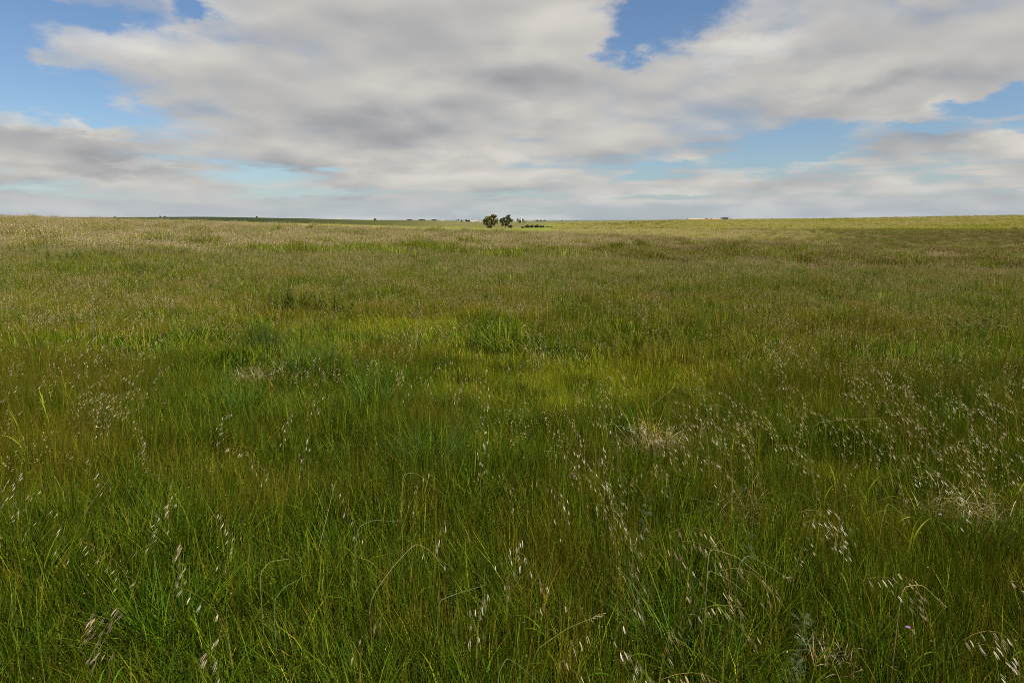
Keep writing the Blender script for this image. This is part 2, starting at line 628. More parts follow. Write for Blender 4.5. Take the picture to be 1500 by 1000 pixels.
GC = field_colour(GX, GY)
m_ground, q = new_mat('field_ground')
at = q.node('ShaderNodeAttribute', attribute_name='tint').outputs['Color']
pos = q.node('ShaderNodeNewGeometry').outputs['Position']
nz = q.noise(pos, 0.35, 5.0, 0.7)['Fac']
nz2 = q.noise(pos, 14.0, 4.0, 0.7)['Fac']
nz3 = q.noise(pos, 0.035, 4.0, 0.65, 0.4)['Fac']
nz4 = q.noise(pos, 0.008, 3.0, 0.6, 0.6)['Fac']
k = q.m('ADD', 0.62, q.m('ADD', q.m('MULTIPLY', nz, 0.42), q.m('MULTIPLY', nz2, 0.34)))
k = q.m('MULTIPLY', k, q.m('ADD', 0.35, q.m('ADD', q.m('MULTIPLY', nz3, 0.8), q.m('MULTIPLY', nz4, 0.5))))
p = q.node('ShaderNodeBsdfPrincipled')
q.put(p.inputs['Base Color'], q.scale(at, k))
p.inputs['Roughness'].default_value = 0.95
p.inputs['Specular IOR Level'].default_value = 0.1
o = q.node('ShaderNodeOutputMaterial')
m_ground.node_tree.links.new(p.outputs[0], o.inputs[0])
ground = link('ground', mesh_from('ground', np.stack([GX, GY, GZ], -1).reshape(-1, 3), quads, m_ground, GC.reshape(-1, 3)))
tag(ground, 'rolling meadow and farmland running out to the horizon', None, None, 'structure')

# ------------------------------------------------------------------ grass: clumps strewn by geometry nodes (nobody could count it)
PAL = {
    'green': (0.074, 0.146, 0.003), 'deep': (0.036, 0.080, 0.003), 'fresh': (0.142, 0.202, 0.006), 'olive': (0.185, 0.175, 0.009),
    'yellow': (0.34, 0.265, 0.022), 'brown': (0.200, 0.120, 0.020), 'blue': (0.064, 0.120, 0.032), 'straw': (0.46, 0.37, 0.20),
    'lime': (0.285, 0.315, 0.016), 'seed': (0.45, 0.37, 0.21), 'pink': (0.41, 0.30, 0.21)}
PAL = {k: np.array(v) for k, v in PAL.items()}


DEPTH = 1.0


def pick(weights, n, r):
    keys = list(weights)
    w = np.array([weights[k] for k in keys], float)
    ch = r.choice(len(keys), n, p=w / w.sum())
    c = np.stack([PAL[k] for k in keys])[ch]
    return c * (r.lognormal(0.0, 0.40, (n, 1)) * DEPTH) * r.uniform(0.92, 1.08, (n, 3))


def blades(r, n, R_, L, wid, seg, cols, lean=(0.05, 0.35), bend=(0.1, 0.9), drift=(0.0, 0.0), cluster=0.0):
    """n grass blades on a disc; returns V, quads, colours"""
    rr = R_ * np.sqrt(r.random(n)) * r.uniform(0.75, 1.15, n)
    an = r.uniform(0, 2 * math.pi, n)
    bx, by = rr * np.cos(an), rr * np.sin(an)
    if cluster > 0:
        k = max(3, n // 14)
        cx, cy_ = R_ * np.sqrt(r.random(k)) * np.cos(q := r.uniform(0, 6.28, k)), None
        cy_ = np.sqrt(np.maximum(R_ ** 2 - cx ** 2, 0)) * r.uniform(-1, 1, k)
        w = r.integers(0, k, n)
        bx = bx * (1 - cluster) + cluster * (cx[w] + r.normal(0, 0.02, n))
        by = by * (1 - cluster) + cluster * (cy_[w] + r.normal(0, 0.02, n))
    ph = r.uniform(0, 2 * math.pi, n)
    Ln = r.uniform(L[0], L[1], n)
    th = r.uniform(lean[0], lean[1], n)[:, None] + r.uniform(bend[0], bend[1], n)[:, None] * np.linspace(0, 1, seg + 1)[None] ** 1.6
    ds = Ln[:, None] / seg
    s = np.concatenate([np.zeros((n, 1)), np.cumsum(np.sin(th[:, :-1]) * ds, 1)], 1)
    z = np.concatenate([np.zeros((n, 1)), np.cumsum(np.cos(th[:, :-1]) * ds, 1)], 1)
    t = np.linspace(0, 1, seg + 1)
    x = bx[:, None] + s * np.cos(ph)[:, None] + drift[0] * z * t
    y = by[:, None] + s * np.sin(ph)[:, None] + drift[1] * z * t
    tw = ph + math.pi / 2 + r.uniform(-0.9, 0.9, n)
    w = r.uniform(wid[0], wid[1], n)[:, None] * np.array([0.75 + 0.25 * min(1, 3 * q_) if q_ < 0.5 else max(0.08, 1 - ((q_ - 0.5) / 0.5) ** 1.6) for q_ in t])[None] * 0.5
    ox, oy = np.cos(tw)[:, None] * w, np.sin(tw)[:, None] * w
    V = np.stack([np.stack([x - ox, y - oy, z], -1), np.stack([x + ox, y + oy, z], -1)], 2)
    V = V.reshape(n, (seg + 1) * 2, 3)
    base = (np.arange(n) * (seg + 1) * 2)[:, None]
    F = np.concatenate([np.stack([base[:, 0] + 2 * i, base[:, 0] + 2 * i + 1, base[:, 0] + 2 * i + 3, base[:, 0] + 2 * i + 2], -1) for i in range(seg)])
    C = np.repeat(cols, (seg + 1) * 2, 0)
    tip = np.stack([x[:, -1], y[:, -1], z[:, -1]], -1)
    return V.reshape(-1, 3), F, C, tip, np.stack([x, y, z], -1)


def florets(r, tips, down, count, spread, size, cols, hang=0.4):
    """small seed grains around the top of each stem: diamonds of two triangles folded as one quad"""
    n = len(tips)
    T = np.repeat(tips, count, 0)
    D = np.repeat(down, count, 0)
    f = r.random((n * count, 1))
    c = T + D * f + r.normal(0, 1, (n * count, 3)) * spread * (0.35 + f)
    ax = r.normal(0, 1, (n * count, 3)) * 0.55 + np.array([0, 0, -hang * 2])
    ax /= np.linalg.norm(ax, axis=1)[:, None]
    sd = np.cross(ax, r.normal(0, 1, (n * count, 3)))
    sd /= np.linalg.norm(sd, axis=1)[:, None] + 1e-9
    L = r.uniform(size[0], size[1], (n * count, 1))
    W = L * r.uniform(0.16, 0.26, (n * count, 1))
    V = np.stack([c - ax * L / 2, c + sd * W, c + ax * L / 2, c - sd * W], 1).reshape(-1, 3)
    F = np.arange(n * count * 4).reshape(-1, 4)
    C = np.repeat(cols, 4, 0)
    return V, F, C


def fuse(name, parts, mats, mi):
    V = np.concatenate([p_[0] for p_ in parts])
    off = np.cumsum([0] + [len(p_[0]) for p_ in parts[:-1]])
    F = np.concatenate([p_[1] + o_ for p_, o_ in zip(parts, off)])
    C = np.concatenate([p_[2] for p_ in parts])
    idxs = np.concatenate([np.full(len(p_[1]), m_) for p_, m_ in zip(parts, mi)])
    me = mesh_from(name, V, F, mats, C, True, idxs)
    return bpy.data.objects.new(name, me)      # source clump, never linked to the scene by itself


def clump(seed, R_, spec, seeds=None, seg=4):
    r = np.random.default_rng(seed)
    parts, mi = [], []
    for (n, L, w, wt_, lean, bend, cl) in spec:
        V, F, C, tip, P = blades(r, n, R_, L, w, seg, pick(wt_, n, r), lean, bend, (0.02, -0.03), cl)
        parts.append((V, F, C))
        mi.append(0)
    if seeds:
        for (n, L, w, wt_, count, spread, size, sw, hl) in seeds:
            V, F, C, tip, P = blades(r, n, R_, L, w, max(2, seg - 1), pick(wt_, n, r), (0.0, 0.16), (0.0, 0.55), (0.04, -0.05))
            parts.append((V, F, C))
            mi.append(0)
            down = (P[:, -2] - P[:, -1])
            down = down / (np.linalg.norm(down, axis=1)[:, None] + 1e-9) * hl
            parts.append(florets(r, tip, down, count, spread, size, pick(sw, n * count, r)))
            mi.append(1)
    return fuse('grass_clump', parts, [M_GRASS, M_SEED], mi)


LUSH = lambda k=1.0: [(int(180 * k), (0.22, 0.48), (0.0038, 0.0084), {'green': 5, 'deep': 2.2, 'fresh': 2.8, 'olive': 0.7, 'yellow': 0.25, 'lime': 0.5}, (0.03, 0.55), (0.1, 1.5), 0.45),
                      (int(60 * k), (0.14, 0.34), (0.002, 0.0045), {'olive': 3, 'yellow': 1.6, 'brown': 1.2, 'straw': 0.4, 'fresh': 1.5}, (0.1, 0.9), (0.2, 1.3), 0.2)]
MIXED = lambda k=1.0: [(int(170 * k), (0.22, 0.46), (0.0026, 0.0056), {'green': 5.5, 'olive': 1.5, 'fresh': 3.4, 'deep': 2.0, 'yellow': 0.4, 'lime': 0.7}, (0.0, 0.28), (0.0, 0.8), 0.3),
                       (int(70 * k), (0.28, 0.50), (0.0012, 0.0022), {'brown': 1.6, 'olive': 3, 'green': 2.4, 'yellow': 0.5}, (0.0, 0.14), (0.0, 0.4), 0.1),
                       (int(50 * k), (0.12, 0.30), (0.002, 0.004), {'brown': 1.8, 'yellow': 1.3, 'olive': 2.0, 'straw': 0.3, 'fresh': 1}, (0.2, 1.0), (0.2, 1.3), 0.2)]
BROWN = lambda k=1.0: [(int(150 * k), (0.22, 0.44), (0.0020, 0.0038), {'green': 3.4, 'olive': 3.0, 'fresh': 2.0, 'yellow': 0.7}, (0.0, 0.25), (0.0, 0.7), 0.2),
                       (int(110 * k), (0.26, 0.48), (0.0012, 0.0022), {'brown': 3, 'olive': 2.6, 'yellow': 0.9}, (0.0, 0.14), (0.0, 0.4), 0.1),
                       (int(50 * k), (0.10, 0.28), (0.002, 0.004), {'brown': 2.4, 'yellow': 1.5, 'olive': 2, 'straw': 0.6}, (0.2, 1.0), (0.2, 1.2), 0.2)]
SHORT = lambda k=1.0: [(int(260 * k), (0.18, 0.34), (0.0020, 0.0040), {'lime': 5, 'fresh': 3.5, 'olive': 1.2, 'green': 0.8, 'yellow': 0.8}, (0.0, 0.25), (0.0, 0.5), 0.1),
                       (int(50 * k), (0.2, 0.36), (0.0012, 0.002), {'brown': 0.7, 'yellow': 2, 'olive': 2}, (0.0, 0.14), (0.0, 0.4), 0.1)]
HEADS = lambda n, size, cnt=9, hl=0.10, L=(0.44, 0.62): [(n, L, (0.001, 0.0018), {'olive': 2, 'brown': 1.4, 'yellow': 1.2, 'straw': 0.8}, cnt, 0.011, size, {'seed': 4, 'pink': 2.5, 'straw': 2}, hl)]
FINE = lambda n: [(n, (0.34, 0.48), (0.0009, 0.0016), {'olive': 2, 'brown': 2, 'yellow': 1}, 6, 0.005, (0.005, 0.010), {'pink': 0.6, 'brown': 3, 'olive': 3, 'yellow': 0.8}, 0.06)]


SHADE_LAYER = [(70, (0.06, 0.17), (0.004, 0.008), {'deep': 3, 'brown': 2.0, 'olive': 0.6}, (0.3, 1.2), (0.2, 1.0), 0.0)]  # low dark blades added to block light and darken the gaps


def widen(spec, kw, kn, kl=1.0):
    return [(int(n * kn), (L[0] * kl, L[1] * kl), (w[0] * kw, w[1] * kw), wt_, le, be, c_) for (n, L, w, wt_, le, be, c_) in spec]


def strew(name, sources, X, Y, scl, label, cat, hz=0.0, r=rng):
    """one object: a point for every clump, the clumps set on the points by geometry nodes"""
    n = len(X)
    Z = land(X, Y) - 0.012 - hz
    me = bpy.data.meshes.new(name)
    me.vertices.add(n)
    me.vertices.foreach_set('co', np.stack([X, Y, Z], -1).astype(np.float32).ravel())
    a = me.attributes.new('turn', 'FLOAT_VECTOR', 'POINT')
    tl = fbm(X * 1.7, Y * 1.7, 51, 2) - 0.5
    tl2 = fbm(X * 1.7, Y * 1.7, 55, 2) - 0.5
    rot = np.stack([r.normal(0, 0.07, n) + 0.9 * tl, r.normal(0, 0.07, n) + 0.9 * tl2, r.uniform(0, 2 * math.pi, n)], -1).astype(np.float32)
    a.data.foreach_set('vector', rot.ravel())
    a = me.attributes.new('size', 'FLOAT_VECTOR', 'POINT')
    scl = np.asarray(scl, np.float32)
    a.data.foreach_set('vector', (np.stack([np.ones(n), np.ones(n), scl], -1) if scl.ndim == 1 else scl).astype(np.float32).ravel())
    a = me.attributes.new('kind_of_clump', 'INT', 'POINT')
    a.data.foreach_set('value', r.integers(0, len(sources), n).astype(np.int32))
    o = link(name, me)
    tree = bpy.data.node_groups.new(name, 'GeometryNodeTree')
    tree.interface.new_socket('Geometry', in_out='INPUT', socket_type='NodeSocketGeometry')
    tree.interface.new_socket('Geometry', in_out='OUTPUT', socket_type='NodeSocketGeometry')
    N, Lk = tree.nodes, tree.links
    gi, go = N.new('NodeGroupInput'), N.new('NodeGroupOutput')
    jn = N.new('GeometryNodeJoinGeometry')

    def attr(nm, typ):
        q_ = N.new('GeometryNodeInputNamedAttribute')
        q_.data_type = typ
        q_.inputs[0].default_value = nm
        return q_.outputs[0]
    turn, size, kind = attr('turn', 'FLOAT_VECTOR'), attr('size', 'FLOAT_VECTOR'), attr('kind_of_clump', 'INT')
    for k_, s_ in enumerate(sources):
        cmp_ = N.new('FunctionNodeCompare')
        cmp_.data_type = 'INT'
        cmp_.operation = 'EQUAL'
        Lk.new(kind, cmp_.inputs[2])
        cmp_.inputs[3].default_value = k_
        oi = N.new('GeometryNodeObjectInfo')
        oi.inputs[0].default_value = s_
        oi.inputs[1].default_value = True
        ip = N.new('GeometryNodeInstanceOnPoints')
        Lk.new(gi.outputs[0], ip.inputs['Points'])
        Lk.new(cmp_.outputs[0], ip.inputs['Selection'])
        Lk.new(oi.outputs['Geometry'], ip.inputs['Instance'])
        Lk.new(turn, ip.inputs['Rotation'])
        Lk.new(size, ip.inputs['Scale'])
        Lk.new(ip.outputs[0], jn.inputs[0])
    Lk.new(jn.outputs[0], go.inputs[0])
    md = o.modifiers.new('strew', 'NODES')
    md.node_group = tree
    return tag(o, label, cat, None, 'stuff')


def scatter_points(y0, y1, step, margin=1.6, half=0.86, r=rng):
    """jittered grid over the wedge the camera looks into, with a margin to both sides"""
    ys = np.arange(y0, y1, step)
    Xs, Ys = [], []
    for y in ys:
        w = half * y + margin
        xs = np.arange(-w, w, step)
        Xs.append(xs)
        Ys.append(np.full(len(xs), y))
    X, Y = np.concatenate(Xs), np.concatenate(Ys)
    return X + r.uniform(-0.5, 0.5, len(X)) * step, Y + r.uniform(-0.5, 0.5, len(X)) * step


def zone(X, Y, lst, h=0.38):
    px, py = project(X, Y, land(X, Y) + h)
    w = 0.0
    for (cx, cy_, rx, ry, s) in lst:
        d = np.sqrt(((px - cx) / rx) ** 2 + ((py - cy_) / ry) ** 2) + 0.7 * (fbm(X * 0.9, Y * 0.9, 41, 3) - 0.5)
        w = w + s * (1 - sstep(d, 0.35, 1.15))
    return w


Z_SHORT = [(850, 535, 210, 40, 3.0), (545, 470, 180, 34, 2.4), (1010, 520, 120, 22, 1.6), (700, 500, 80, 20, 0.5), (1240, 640, 160, 36, 0.5), (760, 570, 120, 20, 0.3)]
Z_LUSH = [(250, 860, 420, 170, 1.2), (80, 740, 220, 90, 0.7), (560, 700, 170, 110, 0.8), (360, 560, 200, 70, 0.7), (270, 480, 200, 40, 0.6), (700, 640, 160, 60, 0.6),
          (950, 830, 200, 120, 0.25), (1230, 900, 240, 100, 0.35), (1130, 425, 60, 10, 0.4), (150, 395, 260, 22, 0.8), (420, 425, 140, 16, 0.5)]
Z_BROWN = [(40, 570, 190, 120, 1.8), (200, 425, 240, 34, 1.4), (660, 432, 220, 26, 1.8), (1250, 468, 220, 24, 1.9), (940, 560, 150, 26, 0.4), (1000, 440, 300, 22, 0.6),
           (780, 820, 260, 120, 0.5), (1250, 560, 300, 50, 0.35), (1380, 720, 140, 40, 0.6), (150, 640, 120, 50, 0.6)]


def split_types(X, Y, r=rng):
    s, l, b = zone(X, Y, Z_SHORT), zone(X, Y, Z_LUSH), zone(X, Y, Z_BROWN)
    n = fbm(X * 0.55, Y * 0.55, 61, 3) - 0.5
    W = np.stack([0.12 + 1.0 * l + np.clip(n * 2.0, 0, 1), 0.75 + 0 * s, 0.16 + 1.0 * b + np.clip(-n * 1.6, 0, 1), 0.04 + 1.3 * s], -1)
    W /= W.sum(1)[:, None]
    u = r.random(len(X))[:, None]
    return (u > np.cumsum(W, 1)).sum(1)


Z_BARE = [(958, 640, 75, 34, 1), (1425, 742, 130, 34, 1), (195, 512, 85, 26, 1), (375, 540, 75, 28, 1), (1075, 735, 40, 30, .8), (130, 480, 50, 18, .6)]
NEAR_END, MID_END, FAR_END = 7.5, 30.0, 300.0
# --- near ring
DEPTH = 0.70      # near grass colours scaled down; foreground dimness put into them
src_near = [[clump(100 + 10 * t + v, 0.26, widen(sp(), 0.84, 1.3) + SHADE_LAYER, FINE(fn)) for v in range(3)] for t, (sp, fn) in enumerate([(LUSH, 1), (MIXED, 6), (BROWN, 16), (SHORT, 3)])]
DEPTH = 1.1
src_near[3] = [clump(130 + v, 0.26, widen(SHORT(), 0.84, 1.3) + SHADE_LAYER, FINE(3)) for v in range(3)]      # short lime grass, sunlit brightness put into its colour
X, Y = scatter_points(0.15, NEAR_END, 0.17, 2.2)
T = split_types(X, Y)
hgt = 0.52 + 0.66 * fbm(X * 1.1, Y * 1.1, 71, 3) - 0.36 * np.clip(zone(X, Y, Z_SHORT), 0, 0.6)
NAMES = [('lush_grass', 'lush dark green grass blades thick in the foreground', 'grass'), ('mixed_grass', 'green and olive grass with fine stems all through the meadow', 'grass'),
         ('brown_stemmed_grass', 'reddish brown stemmed grass in patches of the meadow', 'grass'), ('short_grass', 'short bright yellow green grass in the hollows', 'grass')]
for t in range(4):
    k = T == t
    strew(NAMES[t][0], src_near[t], X[k], Y[k], hgt[k] * (1 - 0.30 * np.clip(zone(X[k], Y[k], Z_BARE, 0.25), 0, 1)) * rng.uniform(0.85, 1.15, k.sum()), NAMES[t][1], NAMES[t][2])
# --- middle distance
DEPTH = 0.92
src_mid = [[clump(200 + 10 * t + v, 0.62, widen(sp(), 1.7, 4.2), [(fn, (0.36, 0.54), (0.0014, 0.0024), {'olive': 2, 'brown': 2, 'yellow': 1}, 6, 0.012, (0.009, 0.016), {'seed': 2, 'pink': 2, 'brown': 1.4, 'olive': 1.4}, 0.08)], 3) for v in range(3)]
           for t, (sp, fn) in enumerate([(LUSH, 14), (MIXED, 40), (BROWN, 90), (SHORT, 24)])]
X, Y = scatter_points(NEAR_END - 0.2, MID_END, 0.48, 2.5)
T = split_types(X, Y)
hgt = 0.56 + 0.60 * fbm(X * 0.6, Y * 0.6, 72, 3) - 0.36 * np.clip(zone(X, Y, Z_SHORT), 0, 0.6)
MIDN = [('lush_grass', 'green grass blades standing farther out among the seed heads', 'grass'), ('mixed_grass', 'olive green grass with fine stems in the middle of the meadow', 'grass'),
        ('brown_stemmed_grass', 'russet stemmed grass in bands across the middle of the meadow', 'grass'), ('short_grass', 'pale green short grass in the middle of the meadow', 'grass')]
for t in range(4):
    k = T == t
    strew(MIDN[t][0], src_mid[t], X[k], Y[k], hgt[k] * rng.uniform(0.85, 1.15, k.sum()), MIDN[t][1], MIDN[t][2])
DEPTH = 1.0
# --- seed heads standing above the grass from a few metres out, thickening into the distance
src_hd = [clump(300 + v, 0.45, [(20, (0.2, 0.4), (0.002, 0.003), {'olive': 1, 'green': 1}, (0, 0.3), (0, 0.8), 0)], HEADS(26, (0.009, 0.016), 9, 0.10, (0.40, 0.56)), 3) for v in range(4)]
X, Y = scatter_points(3.0, MID_END + 4, 0.42, 2.5)
px, py = project(X, Y, land(X, Y) + 0.5)
den = sstep(-py, -455, -345) * 1.05 + 0.08 + 0.25 * (1 - sstep(np.hypot((px - 80) / 260, (py - 440) / 50), 0.3, 1.2)) + 0.12 * (1 - sstep(np.hypot((px - 1350) / 320, (py - 500) / 90), 0.3, 1.1))
den *= 0.45 + 1.1 * fbm(X * 0.35, Y * 0.35, 81, 3)
den -= 0.55 * np.clip(zone(X, Y, [(160, 385, 240, 26, 1), (420, 425, 120, 16, 0.7), (850, 535, 200, 40, 0.9), (1130, 420, 80, 12, 0.6)]), 0, 1)
k = rng.random(len(X)) < den
strew('seed_head_grass', src_hd, X[k], Y[k], rng.uniform(0.85, 1.12, k.sum()), 'pale pinkish seed heads hazing the top of the meadow', 'grass')
# --- far meadow up to and over the brow
FARG = lambda: [(260, (0.24, 0.50), (0.003, 0.006), {'green': 3, 'fresh': 4, 'olive': 3.2, 'yellow': 1.0, 'straw': 0.4}, (0.03, 0.40), (0.1, 1.0), 0.3)]
src_far = [clump(400 + v, 2.1, widen(FARG(), 3.4, 8.0), [(820, (0.40, 0.58), (0.003, 0.005), {'olive': 2, 'brown': 1.0, 'yellow': 1.4, 'straw': 1}, 5, 0.035, (0.025, 0.045), {'seed': 4, 'pink': 3.6, 'straw': 1.4}, 0.14)], 2) for v in range(3)]
src_fgr = [clump(420 + v, 2.1, widen(FARG(), 2.6, 9.0), [(130, (0.40, 0.56), (0.003, 0.005), {'olive': 2, 'brown': 1.0}, 5, 0.03, (0.025, 0.04), {'seed': 4, 'pink': 2, 'olive': 2}, 0.14)], 2) for v in range(3)]
RUSS_SHADE = lambda: [(260, (0.24, 0.50), (0.003, 0.006), {'green': 2.0, 'deep': 3.0, 'olive': 2.2, 'brown': 1.8}, (0.03, 0.40), (0.1, 1.0), 0.3)]  # cloud shadow put into the colour of the slope grass
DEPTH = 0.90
src_fshade = [clump(440 + v, 2.1, widen(RUSS_SHADE(), 3.4, 8.0), [(420, (0.40, 0.56), (0.003, 0.005), {'olive': 2, 'brown': 2.0}, 5, 0.03, (0.025, 0.045), {'pink': 3, 'brown': 2.2, 'olive': 1.5}, 0.14)], 2) for v in range(3)]

DEPTH = 1.0

PALE = lambda: [(260, (0.24, 0.50), (0.003, 0.006), {'fresh': 3, 'lime': 4, 'olive': 2.4, 'yellow': 1.2, 'straw': 0.8}, (0.03, 0.40), (0.1, 1.0), 0.3)]
DEPTH = 1.22
src_hp = [clump(460 + v, 2.1, widen(PALE(), 3.4, 8.0), [(700, (0.40, 0.58), (0.003, 0.005), {'olive': 2, 'yellow': 1.4, 'straw': 1}, 5, 0.035, (0.03, 0.05), {'seed': 5, 'pink': 1.5, 'straw': 2}, 0.14)], 2) for v in range(2)]
src_hg = [clump(470 + v, 2.1, widen(PALE(), 3.4, 8.0), [(160, (0.40, 0.56), (0.003, 0.005), {'olive': 2}, 5, 0.03, (0.025, 0.04), {'seed': 4, 'straw': 2, 'olive': 2}, 0.14)], 2) for v in range(2)]
DEPTH = 1.0


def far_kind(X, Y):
    # which sward grows where: 0 straw coloured heads, 1 green, 2 russet darkened as cloud shade
    gr = fbm(X * 0.06, Y * 0.10, 91, 4) + 0.15 * (fbm(X * 0.4, Y * 0.4, 95, 2) - 0.5)
    px, py = project(X, Y, land(X, Y) + 0.5)
    st = fbm(px / 130, np.log(Y) * 16, 97, 3)
    kd = np.where((gr > 0.60 + 0.07 * sstep(px, 800, 1000)) | (py > 362 + 50 * (0.5 - gr)), 1, 0)
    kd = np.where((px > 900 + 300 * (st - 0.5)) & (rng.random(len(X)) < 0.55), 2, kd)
    hill = sstep(px, 880, 1060) * sstep(Y, 88, 105)
    u = rng.random(len(X))
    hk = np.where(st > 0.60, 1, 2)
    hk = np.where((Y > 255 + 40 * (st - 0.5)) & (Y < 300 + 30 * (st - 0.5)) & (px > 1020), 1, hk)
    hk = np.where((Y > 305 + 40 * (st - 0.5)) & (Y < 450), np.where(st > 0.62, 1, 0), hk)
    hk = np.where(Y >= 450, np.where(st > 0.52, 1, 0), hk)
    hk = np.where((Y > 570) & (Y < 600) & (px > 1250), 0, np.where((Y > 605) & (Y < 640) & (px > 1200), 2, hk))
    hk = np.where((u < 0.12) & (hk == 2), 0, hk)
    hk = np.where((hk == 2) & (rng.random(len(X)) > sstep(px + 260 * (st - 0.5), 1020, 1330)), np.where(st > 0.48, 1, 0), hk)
    return np.where(rng.random(len(X)) < hill, hk, kd)


X, Y = scatter_points(MID_END - 1, 300, 1.8, 6.0, 0.88)
px, py = project(X, Y, land(X, Y) + 0.5)
k = (Y < 112) | (px > 838 + 90 * (fbm(Y / 23, X / 40, 99, 3) - 0.5))
X, Y, px = X[k], Y[k], px[k]
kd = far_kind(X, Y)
val = (Y > 104) & (rng.random(len(X)) > sstep(px + 200 * (fbm(px / 120, np.log(Y) * 14, 98, 3) - 0.5), 960, 1320))
kd = np.where(val, np.where(kd == 0, 3, 4), kd)
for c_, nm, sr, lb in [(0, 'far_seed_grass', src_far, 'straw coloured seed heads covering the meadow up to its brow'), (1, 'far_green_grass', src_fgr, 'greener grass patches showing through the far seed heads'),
                       (2, 'far_shade_tinted_grass', src_fshade, 'grass on the slope to the right, coloured dark russet as cloud shadow'),
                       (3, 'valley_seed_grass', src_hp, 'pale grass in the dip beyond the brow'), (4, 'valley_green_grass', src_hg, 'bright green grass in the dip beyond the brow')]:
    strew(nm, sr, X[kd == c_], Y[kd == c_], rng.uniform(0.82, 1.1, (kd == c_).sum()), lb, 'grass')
# the slope on the right, in larger and coarser clumps
X, Y = scatter_points(300, 760, 4.6, 6.0, 0.88)
px, py = project(X, Y, land(X, Y) + 0.5)
k = (px > 838 + 90 * (fbm(Y / 60, X / 90, 99, 3) - 0.5)) & (rng.random(len(X)) < 0.95)
X, Y = X[k], Y[k]
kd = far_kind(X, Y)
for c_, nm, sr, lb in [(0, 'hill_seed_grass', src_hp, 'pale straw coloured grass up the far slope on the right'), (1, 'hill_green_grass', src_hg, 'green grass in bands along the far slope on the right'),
                       (2, 'hill_shade_tinted_grass', src_fshade, 'streaks of grass on the far slope, coloured dark as cloud shadow')]:
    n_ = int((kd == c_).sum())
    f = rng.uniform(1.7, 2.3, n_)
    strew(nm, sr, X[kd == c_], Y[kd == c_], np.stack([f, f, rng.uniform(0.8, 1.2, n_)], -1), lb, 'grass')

# ------------------------------------------------------------------ far off: trees, bushes, farms, village
def crown_mesh(r, lobes, leaf, n, cols):
    """leaf clumps as small crossed faces spread through a crown made of uneven lobes"""
    vol = np.array([l[3] * l[4] * l[5] for l in lobes]) ** 0.75
    w = r.choice(len(lobes), n, p=vol / vol.sum())
    L = np.array(lobes)[w]
    d = r.normal(0, 1, (n, 3))
    d /= np.linalg.norm(d, axis=1)[:, None]
    rad_ = r.random(n) ** 0.42
    rad_ *= 0.82 + 0.36 * vnoise(d[:, 0] * 3 + w * 5, d[:, 2] * 3 + d[:, 1] * 2, 4)
    c = L[:, :3] + d * L[:, 3:6] * rad_[:, None]
    a = d * 0.8 + r.normal(0, 0.7, (n, 3))
    a /= np.linalg.norm(a, axis=1)[:, None]
    s = np.cross(a, r.normal(0, 1, (n, 3)))
    s /= np.linalg.norm(s, axis=1)[:, None]
    t = np.cross(a, s)
    z = (leaf * r.uniform(0.6, 1.4, n))[:, None]
    V = np.stack([c - s * z, c + t * z * 0.6, c + s * z, c - t * z * 0.6 + a * z * 0.3], 1).reshape(-1, 3)
    F = np.arange(n * 4).reshape(-1, 4)
    C = np.repeat(np.asarray(cols)[r.integers(0, len(cols), n)] * r.uniform(0.6, 1.4, (n, 1)), 4, 0)
    return mesh_from('crown', V, F, M_TREE, C)


TREE_GREENS = [(0.200, 0.195, 0.062), (0.140, 0.145, 0.046), (0.250, 0.230, 0.085)]
DARK_GREENS = [(0.078, 0.090, 0.034), (0.095, 0.106, 0.040), (0.125, 0.130, 0.052)]


def plant_tree(name, base_px, lobes_px, Y, greens, label, cat, group=None, leaf=0.42, n=2600, seed=1, trunk=True):
    r = np.random.default_rng(seed)
    b = at_depth(base_px, Y)
    o = empty(name, b, 0, label, cat, group)
    u = Y / 1000.0
    d0 = ray(base_px, 322)
    lobes = []
    for (cx, cy_, rx, rz) in lobes_px:
        d = ray(cx, cy_)
        p = d * (Y / d[1]) + np.array([0, 0, CAM_H]) - b
        if leaf > 0.4 and len(lobes_px) > 6 and min(rx, rz) > 2.1:
            lobes.append((p[0], 0.0, p[2], rx * u * 0.84, rx * u * 0.8, rz * u * 0.84))
            for _ in range(8):
                a_, q_ = r.uniform(0, 6.28), r.uniform(0.5, 0.95)
                lobes.append((p[0] + rx * u * q_ * math.cos(a_), r.uniform(-0.8, 0.8) * rx * u, p[2] + rz * u * q_ * math.sin(a_), rx * u * r.uniform(0.26, 0.44), rx * u * 0.4, rz * u * r.uniform(0.26, 0.42)))
        else:
            lobes.append((p[0], r.uniform(-0.35, 0.35) * rx * u * 1.4, p[2], rx * u, rx * u * 0.95, rz * u))
    link('crown', crown_mesh(r, lobes, leaf, n, greens), o)
    if trunk:
        mb = MB()
        top = max(l[2] for l in lobes)
        h0 = 0.28 * top
        tr = 0.035 * top
        x0 = np.mean([l[0] for l in lobes])
        mb.tube([(0, 0, -0.4), (0.1 * x0, 0.05, h0 * 0.5), (0.3 * x0, 0, h0), (0.5 * x0, 0.1, h0 * 1.7)], [tr * 1.3, tr, tr * 0.85, tr * 0.5], 7)
        for l in lobes:
            e = np.array(l[:3])
            s = np.array([0.25 * x0, 0, h0 * r.uniform(0.7, 1.3)])
            m_ = (s + e) / 2 + np.array([0, 0, -0.08 * top])
            mb.tube([s, m_, e], [tr * 0.45, tr * 0.3, tr * 0.1], 5)
        link('trunk', mb.mesh('trunk', M_BARK, tint=False), o)
    return o


